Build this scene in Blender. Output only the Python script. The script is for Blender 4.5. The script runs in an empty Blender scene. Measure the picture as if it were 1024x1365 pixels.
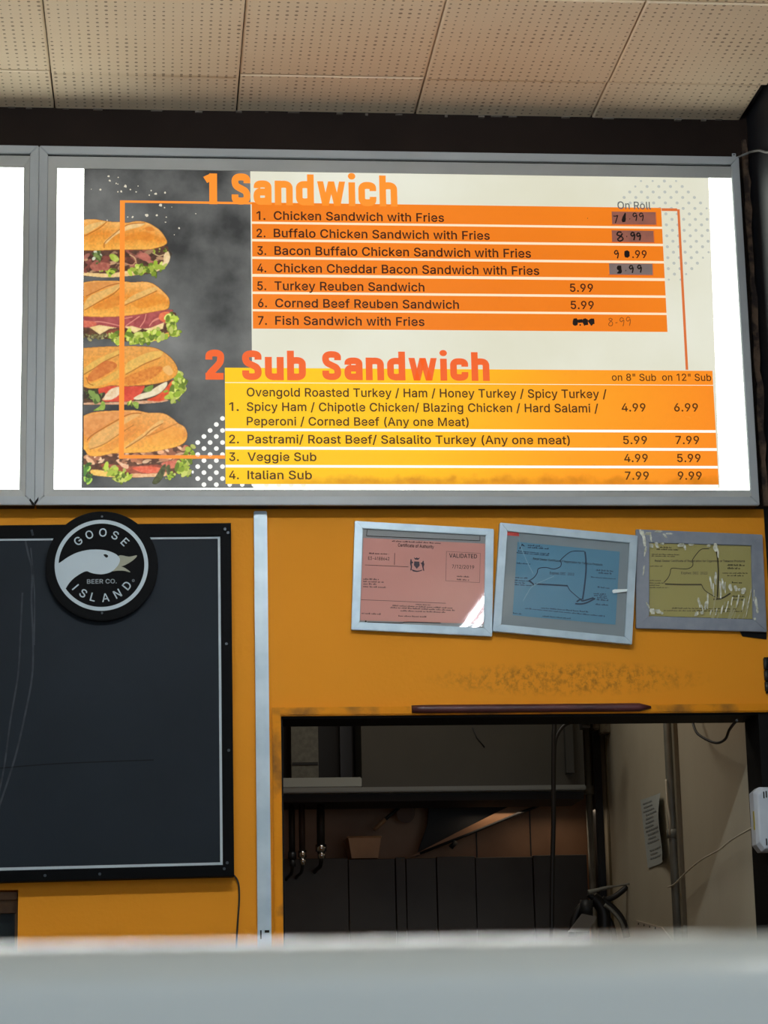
import bpy, bmesh, math, random
import numpy as np
from mathutils import Vector, Matrix
from mathutils.geometry import tessellate_polygon

random.seed(7)
RNG = np.random.default_rng(11)
S = bpy.context.scene
COL = S.collection
rad = math.radians

# ------------------------------------------------------------------ camera
W, H, F = 1024, 1365, 3060.0
YAW, PITCH, ROLL = rad(5.745), rad(12.945), rad(-1.275)
CAM = Vector((0.0, -5.4, 1.4))
_f = Vector((math.sin(YAW) * math.cos(PITCH), math.cos(YAW) * math.cos(PITCH), math.sin(PITCH)))
_r = Vector((math.cos(YAW), -math.sin(YAW), 0))
_u = _r.cross(_f)
FW = _f
RT = _r * math.cos(ROLL) + _u * math.sin(ROLL)
UP = _u * math.cos(ROLL) - _r * math.sin(ROLL)
cam_data = bpy.data.cameras.new('camera')
cam = bpy.data.objects.new('camera', cam_data)
COL.objects.link(cam)
m = Matrix.Identity(4)
for i in range(3):
    m[i][0], m[i][1], m[i][2], m[i][3] = RT[i], UP[i], -FW[i], CAM[i]
cam.matrix_world = m
cam_data.sensor_fit = 'VERTICAL'
cam_data.sensor_height = 34.6
cam_data.lens = F / H * 34.6
cam_data.clip_start = 0.02
cam_data.dof.use_dof = True
cam_data.dof.focus_distance = 5.5
cam_data.dof.aperture_fstop = 22.0
S.camera = cam

# ------------------------------------------------------------------ world, lamps, exposure
S.view_settings.view_transform = 'Standard'
S.view_settings.look = 'None'
S.view_settings.gamma = 1
S.view_settings.use_curve_mapping = False
S.view_settings.exposure = 0.0
wd = bpy.data.worlds.new('world')
S.world = wd
wd.use_nodes = True
wd.node_tree.nodes['Background'].inputs[0].default_value = (0.62, 0.78, 0.95, 1)
wd.node_tree.nodes['Background'].inputs[1].default_value = 1.1

TUBE_NEAR = 114.0     # radiance of the bare tubes in the fitting across the room
TUBE_FAR = 130.0       # radiance of the bare tubes in the fitting along the room
KITCHEN = 6.0
HOODLAMP = 0.3
PANEL = 1.0           # menu light box


# ------------------------------------------------------------------ helpers
def at(x, y, v, ax=1):
    """photo pixel -> the point of the plane axis=v it looks at"""
    d = FW * F + RT * (x - W / 2) - UP * (y - H / 2)
    return CAM + d * ((v - CAM[ax]) / d[ax])


def lin(c):
    return tuple((v / 255 / 12.92 if v / 255 <= 0.04045 else ((v / 255 + 0.055) / 1.055) ** 2.4) for v in c)


def tag(o, label=None, cat=None, group=None, kind=None):
    if label: o['label'] = label
    if cat: o['category'] = cat
    if group: o['group'] = group
    if kind: o['kind'] = kind
    return o


def empty(name, loc, label, cat, group=None):
    o = bpy.data.objects.new(name, None)
    o.empty_display_size = 0.05
    o.location = loc
    COL.objects.link(o)
    return tag(o, label, cat, group)


def link(name, me, mat, parent=None, smooth=False):
    o = bpy.data.objects.new(name, me)
    COL.objects.link(o)
    mats = mat if isinstance(mat, (list, tuple)) else [mat]
    for mm in mats:
        me.materials.append(mm)
    if smooth:
        for p in me.polygons: p.use_smooth = True
    if parent is not None:
        o.parent = parent
        pm = Matrix.Translation(parent.location)
        q = parent
        loc = Vector(parent.location)
        while q.parent is not None:
            q = q.parent
            loc = loc + q.location
        # vertices are in world space: shift so that the parent chain puts them back
        me.transform(Matrix.Translation(-loc))
    return o


class MB:
    """collects shapes (world coordinates) into one mesh"""
    def __init__(self):
        self.bm = bmesh.new()

    def poly(self, pts, mi=0):
        vs = [self.bm.verts.new(p) for p in pts]
        f = self.bm.faces.new(vs)
        f.material_index = mi
        return f

    def box(self, a, b, mi=0):
        x0, y0, z0 = [min(a[i], b[i]) for i in range(3)]
        x1, y1, z1 = [max(a[i], b[i]) for i in range(3)]
        v = [self.bm.verts.new(p) for p in ((x0, y0, z0), (x1, y0, z0), (x1, y1, z0), (x0, y1, z0),
                                             (x0, y0, z1), (x1, y0, z1), (x1, y1, z1), (x0, y1, z1))]
        fs = []
        for q in ((3, 2, 1, 0), (4, 5, 6, 7), (0, 1, 5, 4), (1, 2, 6, 5), (2, 3, 7, 6), (3, 0, 4, 7)):
            f = self.bm.faces.new([v[i] for i in q]); f.material_index = mi; fs.append(f)
        return fs

    def prism(self, pts, d, mi=0):
        """polygon extruded by vector d"""
        d = Vector(d)
        a = [self.bm.verts.new(p) for p in pts]
        b = [self.bm.verts.new(Vector(p) + d) for p in pts]
        n = len(pts)
        for f in (self.bm.faces.new(a), self.bm.faces.new(b[::-1])):
            f.material_index = mi
        for i in range(n):
            f = self.bm.faces.new((a[i], b[i], b[(i + 1) % n], a[(i + 1) % n])); f.material_index = mi

    def tube(self, pts, r, n=10, mi=0, cap=True):
        pts = [Vector(p) for p in pts]
        rs = r if isinstance(r, (list, tuple)) else [r] * len(pts)
        rings = []
        prev = None
        for i, p in enumerate(pts):
            t = (pts[min(i + 1, len(pts) - 1)] - pts[max(i - 1, 0)]).normalized()
            if prev is None:
                a = t.orthogonal().normalized()
            else:
                a = (prev - t * prev.dot(t)).normalized()
            prev = a
            b = t.cross(a)
            rings.append([self.bm.verts.new(p + (a * math.cos(k * math.tau / n) + b * math.sin(k * math.tau / n)) * rs[i]) for k in range(n)])
        for i in range(len(pts) - 1):
            for k in range(n):
                f = self.bm.faces.new((rings[i][k], rings[i][(k + 1) % n], rings[i + 1][(k + 1) % n], rings[i + 1][k]))
                f.material_index = mi; f.smooth = True
        if cap:
            self.bm.faces.new(rings[0][::-1]).material_index = mi
            self.bm.faces.new(rings[-1]).material_index = mi

    def disc(self, c, r, n=24, mi=0, rx=None):
        c = Vector(c)
        self.poly([c + Vector(((rx or r) * math.cos(k * math.tau / n), 0, r * math.sin(k * math.tau / n))) for k in range(n)], mi)

    def drum(self, c, r, depth, n=48, mi=0):
        c = Vector(c)
        self.prism([c + Vector((r * math.cos(k * math.tau / n), 0, r * math.sin(k * math.tau / n))) for k in range(n)], (0, depth, 0), mi)

    def ring(self, c, r0, r1, n=72, mi=0):
        c = Vector(c)
        g = lambda r, k: c + Vector((r * math.cos(k * math.tau / n), 0, r * math.sin(k * math.tau / n)))
        for k in range(n):
            self.poly([g(r0, k), g(r0, k + 1), g(r1, k + 1), g(r1, k)], mi)

    def bevel(self, w, seg=2):
        bmesh.ops.remove_doubles(self.bm, verts=self.bm.verts, dist=1e-6)
        bmesh.ops.bevel(self.bm, geom=list(self.bm.edges), offset=w, segments=seg, affect='EDGES', clamp_overlap=True)
        return self

    def build(self, name, mat, parent=None, smooth=False, flat=False):
        if not flat:
            bmesh.ops.recalc_face_normals(self.bm, faces=self.bm.faces)
        me = bpy.data.meshes.new(name)
        self.bm.to_mesh(me)
        self.bm.free()
        return link(name, me, mat, parent, smooth)


def spline(pts, per=6, closed=False):
    pts = [Vector(p) for p in pts]
    n = len(pts)
    out = []
    rng = range(n) if closed else range(n - 1)
    for i in rng:
        if closed:
            a, b, c, d = pts[(i - 1) % n], pts[i], pts[(i + 1) % n], pts[(i + 2) % n]
        else:
            a, b, c, d = pts[max(i - 1, 0)], pts[i], pts[i + 1], pts[min(i + 2, n - 1)]
        for k in range(per):
            t = k / per
            out.append(0.5 * ((2 * b) + (c - a) * t + (2 * a - 5 * b + 4 * c - d) * t * t + (3 * b - a - 3 * c + d) * t ** 3))
    if not closed: out.append(pts[-1])
    return out


# ------------------------------------------------------------------ materials
MATS = {}


def nodes(name):
    mt = bpy.data.materials.new(name)
    mt.use_nodes = True
    nt = mt.node_tree
    return mt, nt, nt.nodes['Principled BSDF']


def mat(name, c, rough=0.6, metal=0.0, c2=None, scale=8.0, bump=0.0, bscale=60.0, spec=0.5, detail=6.0, lo=0.35, hi=0.65, coat=0.0):
    mt, nt, b = nodes(name)
    b.inputs['Base Color'].default_value = (*lin(c), 1)
    b.inputs['Roughness'].default_value = rough
    b.inputs['Metallic'].default_value = metal
    b.inputs['Specular IOR Level'].default_value = spec
    b.inputs['Coat Weight'].default_value = coat
    tc = nt.nodes.new('ShaderNodeTexCoord')
    if c2 is not None:
        n = nt.nodes.new('ShaderNodeTexNoise'); n.inputs['Scale'].default_value = scale; n.inputs['Detail'].default_value = detail
        nt.links.new(tc.outputs['Object'], n.inputs['Vector'])
        r = nt.nodes.new('ShaderNodeValToRGB')
        r.color_ramp.elements[0].color = (*lin(c), 1); r.color_ramp.elements[1].color = (*lin(c2), 1)
        r.color_ramp.elements[0].position = lo; r.color_ramp.elements[1].position = hi
        nt.links.new(n.outputs['Fac'], r.inputs['Fac'])
        nt.links.new(r.outputs['Color'], b.inputs['Base Color'])
    if bump:
        n2 = nt.nodes.new('ShaderNodeTexNoise'); n2.inputs['Scale'].default_value = bscale; n2.inputs['Detail'].default_value = 4
        nt.links.new(tc.outputs['Object'], n2.inputs['Vector'])
        bp = nt.nodes.new('ShaderNodeBump'); bp.inputs['Strength'].default_value = bump; bp.inputs['Distance'].default_value = 0.003
        nt.links.new(n2.outputs['Fac'], bp.inputs['Height']); nt.links.new(bp.outputs['Normal'], b.inputs['Normal'])
    MATS[name] = mt
    return mt


def backlit(name, c, strength=None, c2=None, scale=6.0, lo=0.35, hi=0.65, detail=6.0):
    """print or acrylic lit from inside the light box"""
    mt, nt, b = nodes(name)
    b.inputs['Base Color'].default_value = (*[v * 0.12 for v in lin(c)], 1)
    b.inputs['Roughness'].default_value = 0.5
    b.inputs['Specular IOR Level'].default_value = 0.2
    b.inputs['Emission Color'].default_value = (*lin(c), 1)
    b.inputs['Emission Strength'].default_value = PANEL if strength is None else strength
    if c2 is not None:
        tc = nt.nodes.new('ShaderNodeTexCoord')
        n = nt.nodes.new('ShaderNodeTexNoise'); n.inputs['Scale'].default_value = scale; n.inputs['Detail'].default_value = detail
        nt.links.new(tc.outputs['Object'], n.inputs['Vector'])
        r = nt.nodes.new('ShaderNodeValToRGB')
        r.color_ramp.elements[0].color = (*lin(c), 1); r.color_ramp.elements[1].color = (*lin(c2), 1)
        r.color_ramp.elements[0].position = lo; r.color_ramp.elements[1].position = hi
        nt.links.new(n.outputs['Fac'], r.inputs['Fac'])
        nt.links.new(r.outputs['Color'], b.inputs['Emission Color'])
    return mt


def math_node(nt, op, a, b=None, c=None):
    n = nt.nodes.new('ShaderNodeMath'); n.operation = op
    for i, v in enumerate((a, b, c)):
        if v is None: continue
        if isinstance(v, (int, float)): n.inputs[i].default_value = v
        else: nt.links.new(v, n.inputs[i])
    return n.outputs[0]


def mixrgb(nt, fac, a, b):
    n = nt.nodes.new('ShaderNodeMix'); n.data_type = 'RGBA'
    for i, v in ((0, fac), (6, a), (7, b)):
        if isinstance(v, tuple): n.inputs[i].default_value = (*v, 1)
        elif isinstance(v, float): n.inputs[i].default_value = v
        else: nt.links.new(v, n.inputs[i])
    return n.outputs[2]


TILE = 0.4515
TX0 = 0.193
TY0 = -0.230


def ceiling_mat():
    mt, nt, b = nodes('perforated_tile')
    g = nt.nodes.new('ShaderNodeNewGeometry')
    sp = nt.nodes.new('ShaderNodeSeparateXYZ'); nt.links.new(g.outputs['Position'], sp.inputs[0])
    N = 21
    u = math_node(nt, 'FRACT', math_node(nt, 'MULTIPLY', math_node(nt, 'SUBTRACT', sp.outputs[0], TX0), N / TILE))
    v = math_node(nt, 'FRACT', math_node(nt, 'MULTIPLY', math_node(nt, 'SUBTRACT', sp.outputs[1], TY0), N / TILE))
    du = math_node(nt, 'SUBTRACT', u, 0.5); dv = math_node(nt, 'SUBTRACT', v, 0.5)
    d = math_node(nt, 'SQRT', math_node(nt, 'ADD', math_node(nt, 'MULTIPLY', du, du), math_node(nt, 'MULTIPLY', dv, dv)))
    # some holes are clogged with paint
    cell = nt.nodes.new('ShaderNodeTexNoise'); cell.inputs['Scale'].default_value = 14; cell.inputs['Detail'].default_value = 3
    nt.links.new(g.outputs['Position'], cell.inputs['Vector'])
    r0 = math_node(nt, 'ADD', math_node(nt, 'MULTIPLY', math_node(nt, 'SUBTRACT', cell.outputs['Fac'], 0.5), 0.34), 0.135)
    hole = math_node(nt, 'LESS_THAN', d, r0)
    nz = nt.nodes.new('ShaderNodeTexNoise'); nz.inputs['Scale'].default_value = 2.2; nz.inputs['Detail'].default_value = 5
    nt.links.new(g.outputs['Position'], nz.inputs['Vector'])
    base = mixrgb(nt, nz.outputs['Fac'], lin((222, 202, 172)), lin((234, 216, 190)))
    col = mixrgb(nt, math_node(nt, 'MULTIPLY', hole, 0.7), base, lin((96, 70, 48)))
    nt.links.new(col, b.inputs['Base Color'])
    b.inputs['Roughness'].default_value = 0.85
    bp = nt.nodes.new('ShaderNodeBump'); bp.inputs['Strength'].default_value = 0.6; bp.inputs['Distance'].default_value = 0.003
    nt.links.new(math_node(nt, 'SUBTRACT', 1.0, hole), bp.inputs['Height']); nt.links.new(bp.outputs['Normal'], b.inputs['Normal'])
    return mt


def wall_mat():
    """orange gloss paint, roller texture, soot smears above the hatch"""
    mt, nt, b = nodes('orange_paint')
    g = nt.nodes.new('ShaderNodeNewGeometry')
    sp = nt.nodes.new('ShaderNodeSeparateXYZ'); nt.links.new(g.outputs['Position'], sp.inputs[0])
    nz = nt.nodes.new('ShaderNodeTexNoise'); nz.inputs['Scale'].default_value = 3.0; nz.inputs['Detail'].default_value = 6
    nt.links.new(g.outputs['Position'], nz.inputs['Vector'])
    base = mixrgb(nt, nz.outputs['Fac'], lin((224, 144, 30)), lin((230, 150, 36)))
    mp = nt.nodes.new('ShaderNodeMapping'); mp.inputs['Scale'].default_value = (16, 1, 14)
    nt.links.new(g.outputs['Position'], mp.inputs[0])
    st = nt.nodes.new('ShaderNodeTexNoise'); st.inputs['Scale'].default_value = 3.5; st.inputs['Detail'].default_value = 8; st.inputs['Roughness'].default_value = 0.7
    nt.links.new(mp.outputs[0], st.inputs['Vector'])
    c = at(760, 905, 0)
    ex = math_node(nt, 'DIVIDE', math_node(nt, 'SUBTRACT', sp.outputs[0], c.x), 0.36)
    ez = math_node(nt, 'DIVIDE', math_node(nt, 'SUBTRACT', sp.outputs[2], c.z), 0.045)
    rr = math_node(nt, 'ADD', math_node(nt, 'MULTIPLY', ex, ex), math_node(nt, 'MULTIPLY', ez, ez))
    msk = math_node(nt, 'MULTIPLY', math_node(nt, 'SUBTRACT', 1.0, rr), 1.2); 
    mk = nt.nodes.new('ShaderNodeClamp'); nt.links.new(msk, mk.inputs[0])
    s2 = nt.nodes.new('ShaderNodeMapRange'); s2.inputs[1].default_value = 0.46; s2.inputs[2].default_value = 0.62
    nt.links.new(st.outputs['Fac'], s2.inputs[0])
    fac = math_node(nt, 'MULTIPLY', math_node(nt, 'MULTIPLY', mk.outputs[0], s2.outputs[0]), 0.55)
    nt.links.new(mixrgb(nt, fac, base, lin((90, 62, 30))), b.inputs['Base Color'])
    b.inputs['Roughness'].default_value = 0.65
    b.inputs['Specular IOR Level'].default_value = 0.15
    n2 = nt.nodes.new('ShaderNodeTexNoise'); n2.inputs['Scale'].default_value = 90; n2.inputs['Detail'].default_value = 3
    nt.links.new(g.outputs['Position'], n2.inputs['Vector'])
    bp = nt.nodes.new('ShaderNodeBump'); bp.inputs['Strength'].default_value = 0.25; bp.inputs['Distance'].default_value = 0.002
    nt.links.new(n2.outputs['Fac'], bp.inputs['Height']); nt.links.new(bp.outputs['Normal'], b.inputs['Normal'])
    return mt


def clear_mat(name, tint=(1, 1, 1), rough=0.02, ior=1.45):
    mt = bpy.data.materials.new(name); mt.use_nodes = True
    nt = mt.node_tree; nt.nodes.clear()
    o = nt.nodes.new('ShaderNodeOutputMaterial')
    t = nt.nodes.new('ShaderNodeBsdfTransparent'); t.inputs[0].default_value = (*tint, 1)
    g = nt.nodes.new('ShaderNodeBsdfGlossy'); g.inputs['Roughness'].default_value = rough
    fr = nt.nodes.new('ShaderNodeFresnel'); fr.inputs[0].default_value = ior
    mx = nt.nodes.new('ShaderNodeMixShader')
    nt.links.new(fr.outputs[0], mx.inputs[0]); nt.links.new(t.outputs[0], mx.inputs[1]); nt.links.new(g.outputs[0], mx.inputs[2])
    nt.links.new(mx.outputs[0], o.inputs[0])
    return mt


M_orange = wall_mat()
M_ceiling = ceiling_mat()
M_brown = mat('dark_brown_paint', (36, 26, 21), 0.7, spec=0.15, c2=(29, 20, 16), scale=5, bump=0.2, bscale=25)
M_navy = mat('navy_paint', (16, 20, 30), 0.6, c2=(10, 12, 18), scale=6, bump=0.3, bscale=20)
M_black = mat('black_paint', (11, 10, 10), 0.6, spec=0.15)
M_alu = mat('grey_aluminium', (172, 178, 182), 0.5, 0.0, c2=(160, 166, 170), scale=4, bump=0.03, bscale=200)
M_alu2 = mat('grey_inner_aluminium', (168, 170, 168), 0.5, 0.0, c2=(158, 160, 158), scale=6)
M_casing = mat('dark_casing', (44, 34, 28), 0.7, spec=0.15)
M_gap = mat('dark_gap', (8, 8, 9), 0.9)
M_steelstrip = mat('galvanised_steel', (186, 200, 208), 0.4, 0.25, c2=(168, 184, 194), scale=14, detail=4)
M_woodworn = mat('worn_orange_wood', (220, 140, 20), 0.6, c2=(112, 78, 36), scale=9, lo=0.5, hi=0.68, bump=0.3, bscale=40, spec=0.15)
M_wood = mat('brown_wood', (116, 82, 40), 0.6, c2=(92, 62, 30), scale=20, bump=0.2)
M_crust = mat('peeling_wood', (96, 76, 60), 0.9, c2=(40, 30, 26), scale=26, lo=0.42, hi=0.58, bump=0.8, bscale=40)
M_maroon = mat('maroon_plastic', (84, 40, 42), 0.4, c2=(66, 30, 32), scale=14, bump=0.15, bscale=30)
M_frame = mat('silver_frame', (178, 196, 206), 0.38, 0.3, c2=(166, 184, 196), scale=30)
M_frame2 = mat('lavender_grey_frame', (136, 142, 152), 0.45, 0.1, c2=(126, 132, 144), scale=40)
M_mat = mat('grey_mount', (136, 146, 150), 0.8)
M_pink = mat('pink_paper', (206, 150, 140), 0.8)
M_blue = mat('blue_paper', (94, 142, 166), 0.8)
M_yellow = mat('yellow_paper', (170, 160, 100), 0.8)
M_ink = mat('black_ink', (38, 34, 40), 0.8)
M_ink2 = mat('faded_ink', (84, 62, 64), 0.8)
M_inkb = mat('blue_ink', (46, 68, 90), 0.8)
M_inky = mat('olive_ink', (72, 66, 40), 0.8)
M_red = mat('red_tape', (205, 52, 40), 0.5)
M_glass = clear_mat('clear_glass')
M_filmglare = mat('film_glare', (232, 234, 220), 0.25, c2=(178, 178, 156), scale=90)  # pale colour standing for glare on the crinkled film
M_filmglare.node_tree.nodes['Principled BSDF'].inputs['Alpha'].default_value = 0.85
M_slate = mat('slate_board', (32, 39, 47), 0.6, c2=(28, 34, 41), scale=3, spec=0.12)
M_bframe = mat('black_board_frame', (4, 5, 7), 0.55, spec=0.06)
M_stripe = mat('pale_grey_line', (176, 188, 196), 0.5)
M_chalk = mat('chalk_smear', (56, 63, 71), 0.9, c2=(38, 45, 53), scale=40)
M_badge = mat('badge_black', (4, 5, 7), 0.55, spec=0.06)
M_badgew = mat('badge_silver', (172, 188, 198), 0.45)
M_beak = mat('badge_khaki', (140, 142, 122), 0.5)
M_screw = mat('dull_screw', (62, 66, 70), 0.4, 0.7)
M_cord = mat('black_rubber', (14, 13, 13), 0.5)
M_greycord = mat('grey_cable', (120, 122, 122), 0.6)
M_whitecord = mat('ivory_cable', (196, 190, 172), 0.6)
M_kwall = mat('beige_kitchen_wall', (184, 178, 158), 0.8, c2=(172, 164, 144), scale=2.5, bump=0.15, bscale=20)
M_ksteel = mat('brown_steel', (150, 112, 82), 0.45, 0.35, c2=(120, 86, 60), scale=3.0)  # brown steel, tone varied at random
M_kdark = mat('shaded_steel', (74, 70, 64), 0.5, 0.4, c2=(60, 56, 52), scale=3)  # shade of the lower kitchen wall put into the steel colour
M_hood = mat('hood_steel', (66, 66, 60), 0.5, 0.2, c2=(58, 58, 53), scale=3)
M_hoodlip = mat('hood_lip_steel', (120, 126, 124), 0.4, 0.4)
M_kblack = mat('kitchen_black', (16, 17, 20), 0.6)
M_filter = mat('filter_mesh', (110, 110, 100), 0.6, 0.2, c2=(92, 92, 84), scale=60)
M_pan = mat('copper_pan', (206, 160, 116), 0.4, 0.15, c2=(180, 136, 98), scale=8)
M_chrome = mat('chrome', (200, 200, 200), 0.2, 1.0)
M_conduit = mat('grey_conduit', (128, 130, 122), 0.5, 0.3, c2=(112, 112, 104), scale=12)
M_dkpipe = mat('dark_pipe', (44, 48, 50), 0.5, 0.3, c2=(34, 36, 38), scale=10)
M_rust = mat('rusty_box', (112, 106, 90), 0.8, c2=(66, 54, 42), scale=26, lo=0.45, hi=0.6)
M_paper = mat('white_notice', (170, 178, 176), 0.8)
M_white = mat('white_plastic', (196, 204, 214), 0.4, c2=(188, 196, 208), scale=14)
M_yelline = mat('yellow_label', (176, 160, 30), 0.5)
M_counter = mat('grey_coated_steel', (206, 210, 200), 0.6, 0.0, c2=(200, 204, 195), scale=3, spec=0.3)
M_edge = mat('glossy_edge', (190, 190, 182), 0.15, 0.0, spec=0.8)
M_floor = mat('floor_tile', (138, 128, 114), 0.5, c2=(128, 116, 102), scale=3)
M_sidewall = mat('cream_wall', (190, 180, 160), 0.7)
M_darkglass = mat('dark_glass', (14, 22, 22), 0.4, spec=0.2)

# backlit print colours
P_white = backlit('acrylic_white', (246, 252, 240), 7.0)
P_cream = backlit('print_cream', (228, 228, 212), c2=(214, 211, 187), scale=1.6)
P_pale = backlit('backlit_pale', (252, 252, 240), 1.0)
P_gap = backlit('print_gap', (255, 226, 190))
P_slate = backlit('print_slate', (54, 55, 55), c2=(132, 133, 130), scale=6.0, lo=0.36, hi=0.74, detail=12)
P_orange = backlit('print_orange', (240, 128, 28), c2=(232, 120, 22), scale=2)
P_line = backlit('print_line', (250, 146, 52))
P_line2 = backlit('print_line_red', (214, 112, 58))
P_head = backlit('print_heading', (250, 146, 46))
P_head2 = backlit('print_heading_red', (236, 98, 40))
P_text = backlit('print_text', (58, 26, 12))
P_text2 = backlit('print_brown_text', (76, 44, 10))
P_black = backlit('marker_black', (24, 18, 16))
P_pen = backlit('pen_brown', (128, 64, 20))
P_grey = backlit('print_grey_text', (92, 96, 98))
P_dotg = backlit('print_dot_grey', (184, 187, 180))
P_dotw = backlit('print_dot_white', (244, 244, 238))
P_dotf = backlit('print_dot_faint', (236, 234, 218))
P_stick = backlit('sticker_mauve', (150, 92, 76), c2=(128, 84, 74), scale=30)
P_stick2 = backlit('sticker_grey', (124, 108, 104), c2=(112, 100, 98), scale=30)
P_edge = backlit('sticker_edge', (216, 92, 40))
P_salt = backlit('print_crumb', (214, 206, 186))


def table_mat():
    """yellow to orange print with a brown water stain along the foot"""
    mt, nt, b = nodes('print_yellow_orange')
    g = nt.nodes.new('ShaderNodeNewGeometry')
    sp = nt.nodes.new('ShaderNodeSeparateXYZ'); nt.links.new(g.outputs['Position'], sp.inputs[0])
    x0, x1 = at(300, 570, -0.06).x, at(955, 570, -0.06).x
    mr = nt.nodes.new('ShaderNodeMapRange'); mr.inputs[1].default_value = x0; mr.inputs[2].default_value = x1
    nt.links.new(sp.outputs[0], mr.inputs[0])
    r = nt.nodes.new('ShaderNodeValToRGB')
    e = r.color_ramp.elements
    e[0].position = 0; e[0].color = (*lin((252, 202, 8)), 1)
    e[1].position = 1; e[1].color = (*lin((248, 138, 34)), 1)
    k = e.new(0.38); k.color = (*lin((252, 192, 18)), 1)
    k = e.new(0.7); k.color = (*lin((250, 158, 30)), 1)
    nt.links.new(mr.outputs[0], r.inputs[0])
    nz = nt.nodes.new('ShaderNodeTexNoise'); nz.inputs['Scale'].default_value = 26; nz.inputs['Detail'].default_value = 8
    nt.links.new(g.outputs['Position'], nz.inputs['Vector'])
    zb = at(620, 632, -0.06).z
    q = math_node(nt, 'ADD', math_node(nt, 'DIVIDE', math_node(nt, 'SUBTRACT', zb, sp.outputs[2]), 0.016), math_node(nt, 'MULTIPLY', math_node(nt, 'SUBTRACT', nz.outputs['Fac'], 0.5), 2.6))
    cl = nt.nodes.new('ShaderNodeClamp'); nt.links.new(q, cl.inputs[0])
    lf = nt.nodes.new('ShaderNodeMapRange'); lf.inputs[1].default_value = x0 + 0.05; lf.inputs[2].default_value = x0 + 0.25
    nt.links.new(sp.outputs[0], lf.inputs[0])
    fac = math_node(nt, 'MULTIPLY', math_node(nt, 'MULTIPLY', cl.outputs[0], lf.outputs[0]), math_node(nt, 'MULTIPLY', nz.outputs['Fac'], 1.1))
    c = mixrgb(nt, fac, r.outputs[0], lin((196, 112, 8)))
    nt.links.new(c, b.inputs['Emission Color'])
    b.inputs['Emission Strength'].default_value = PANEL
    b.inputs['Base Color'].default_value = (0.08, 0.04, 0.0, 1)
    b.inputs['Roughness'].default_value = 0.5
    b.inputs['Specular IOR Level'].default_value = 0.2
    return mt


P_table = table_mat()


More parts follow.
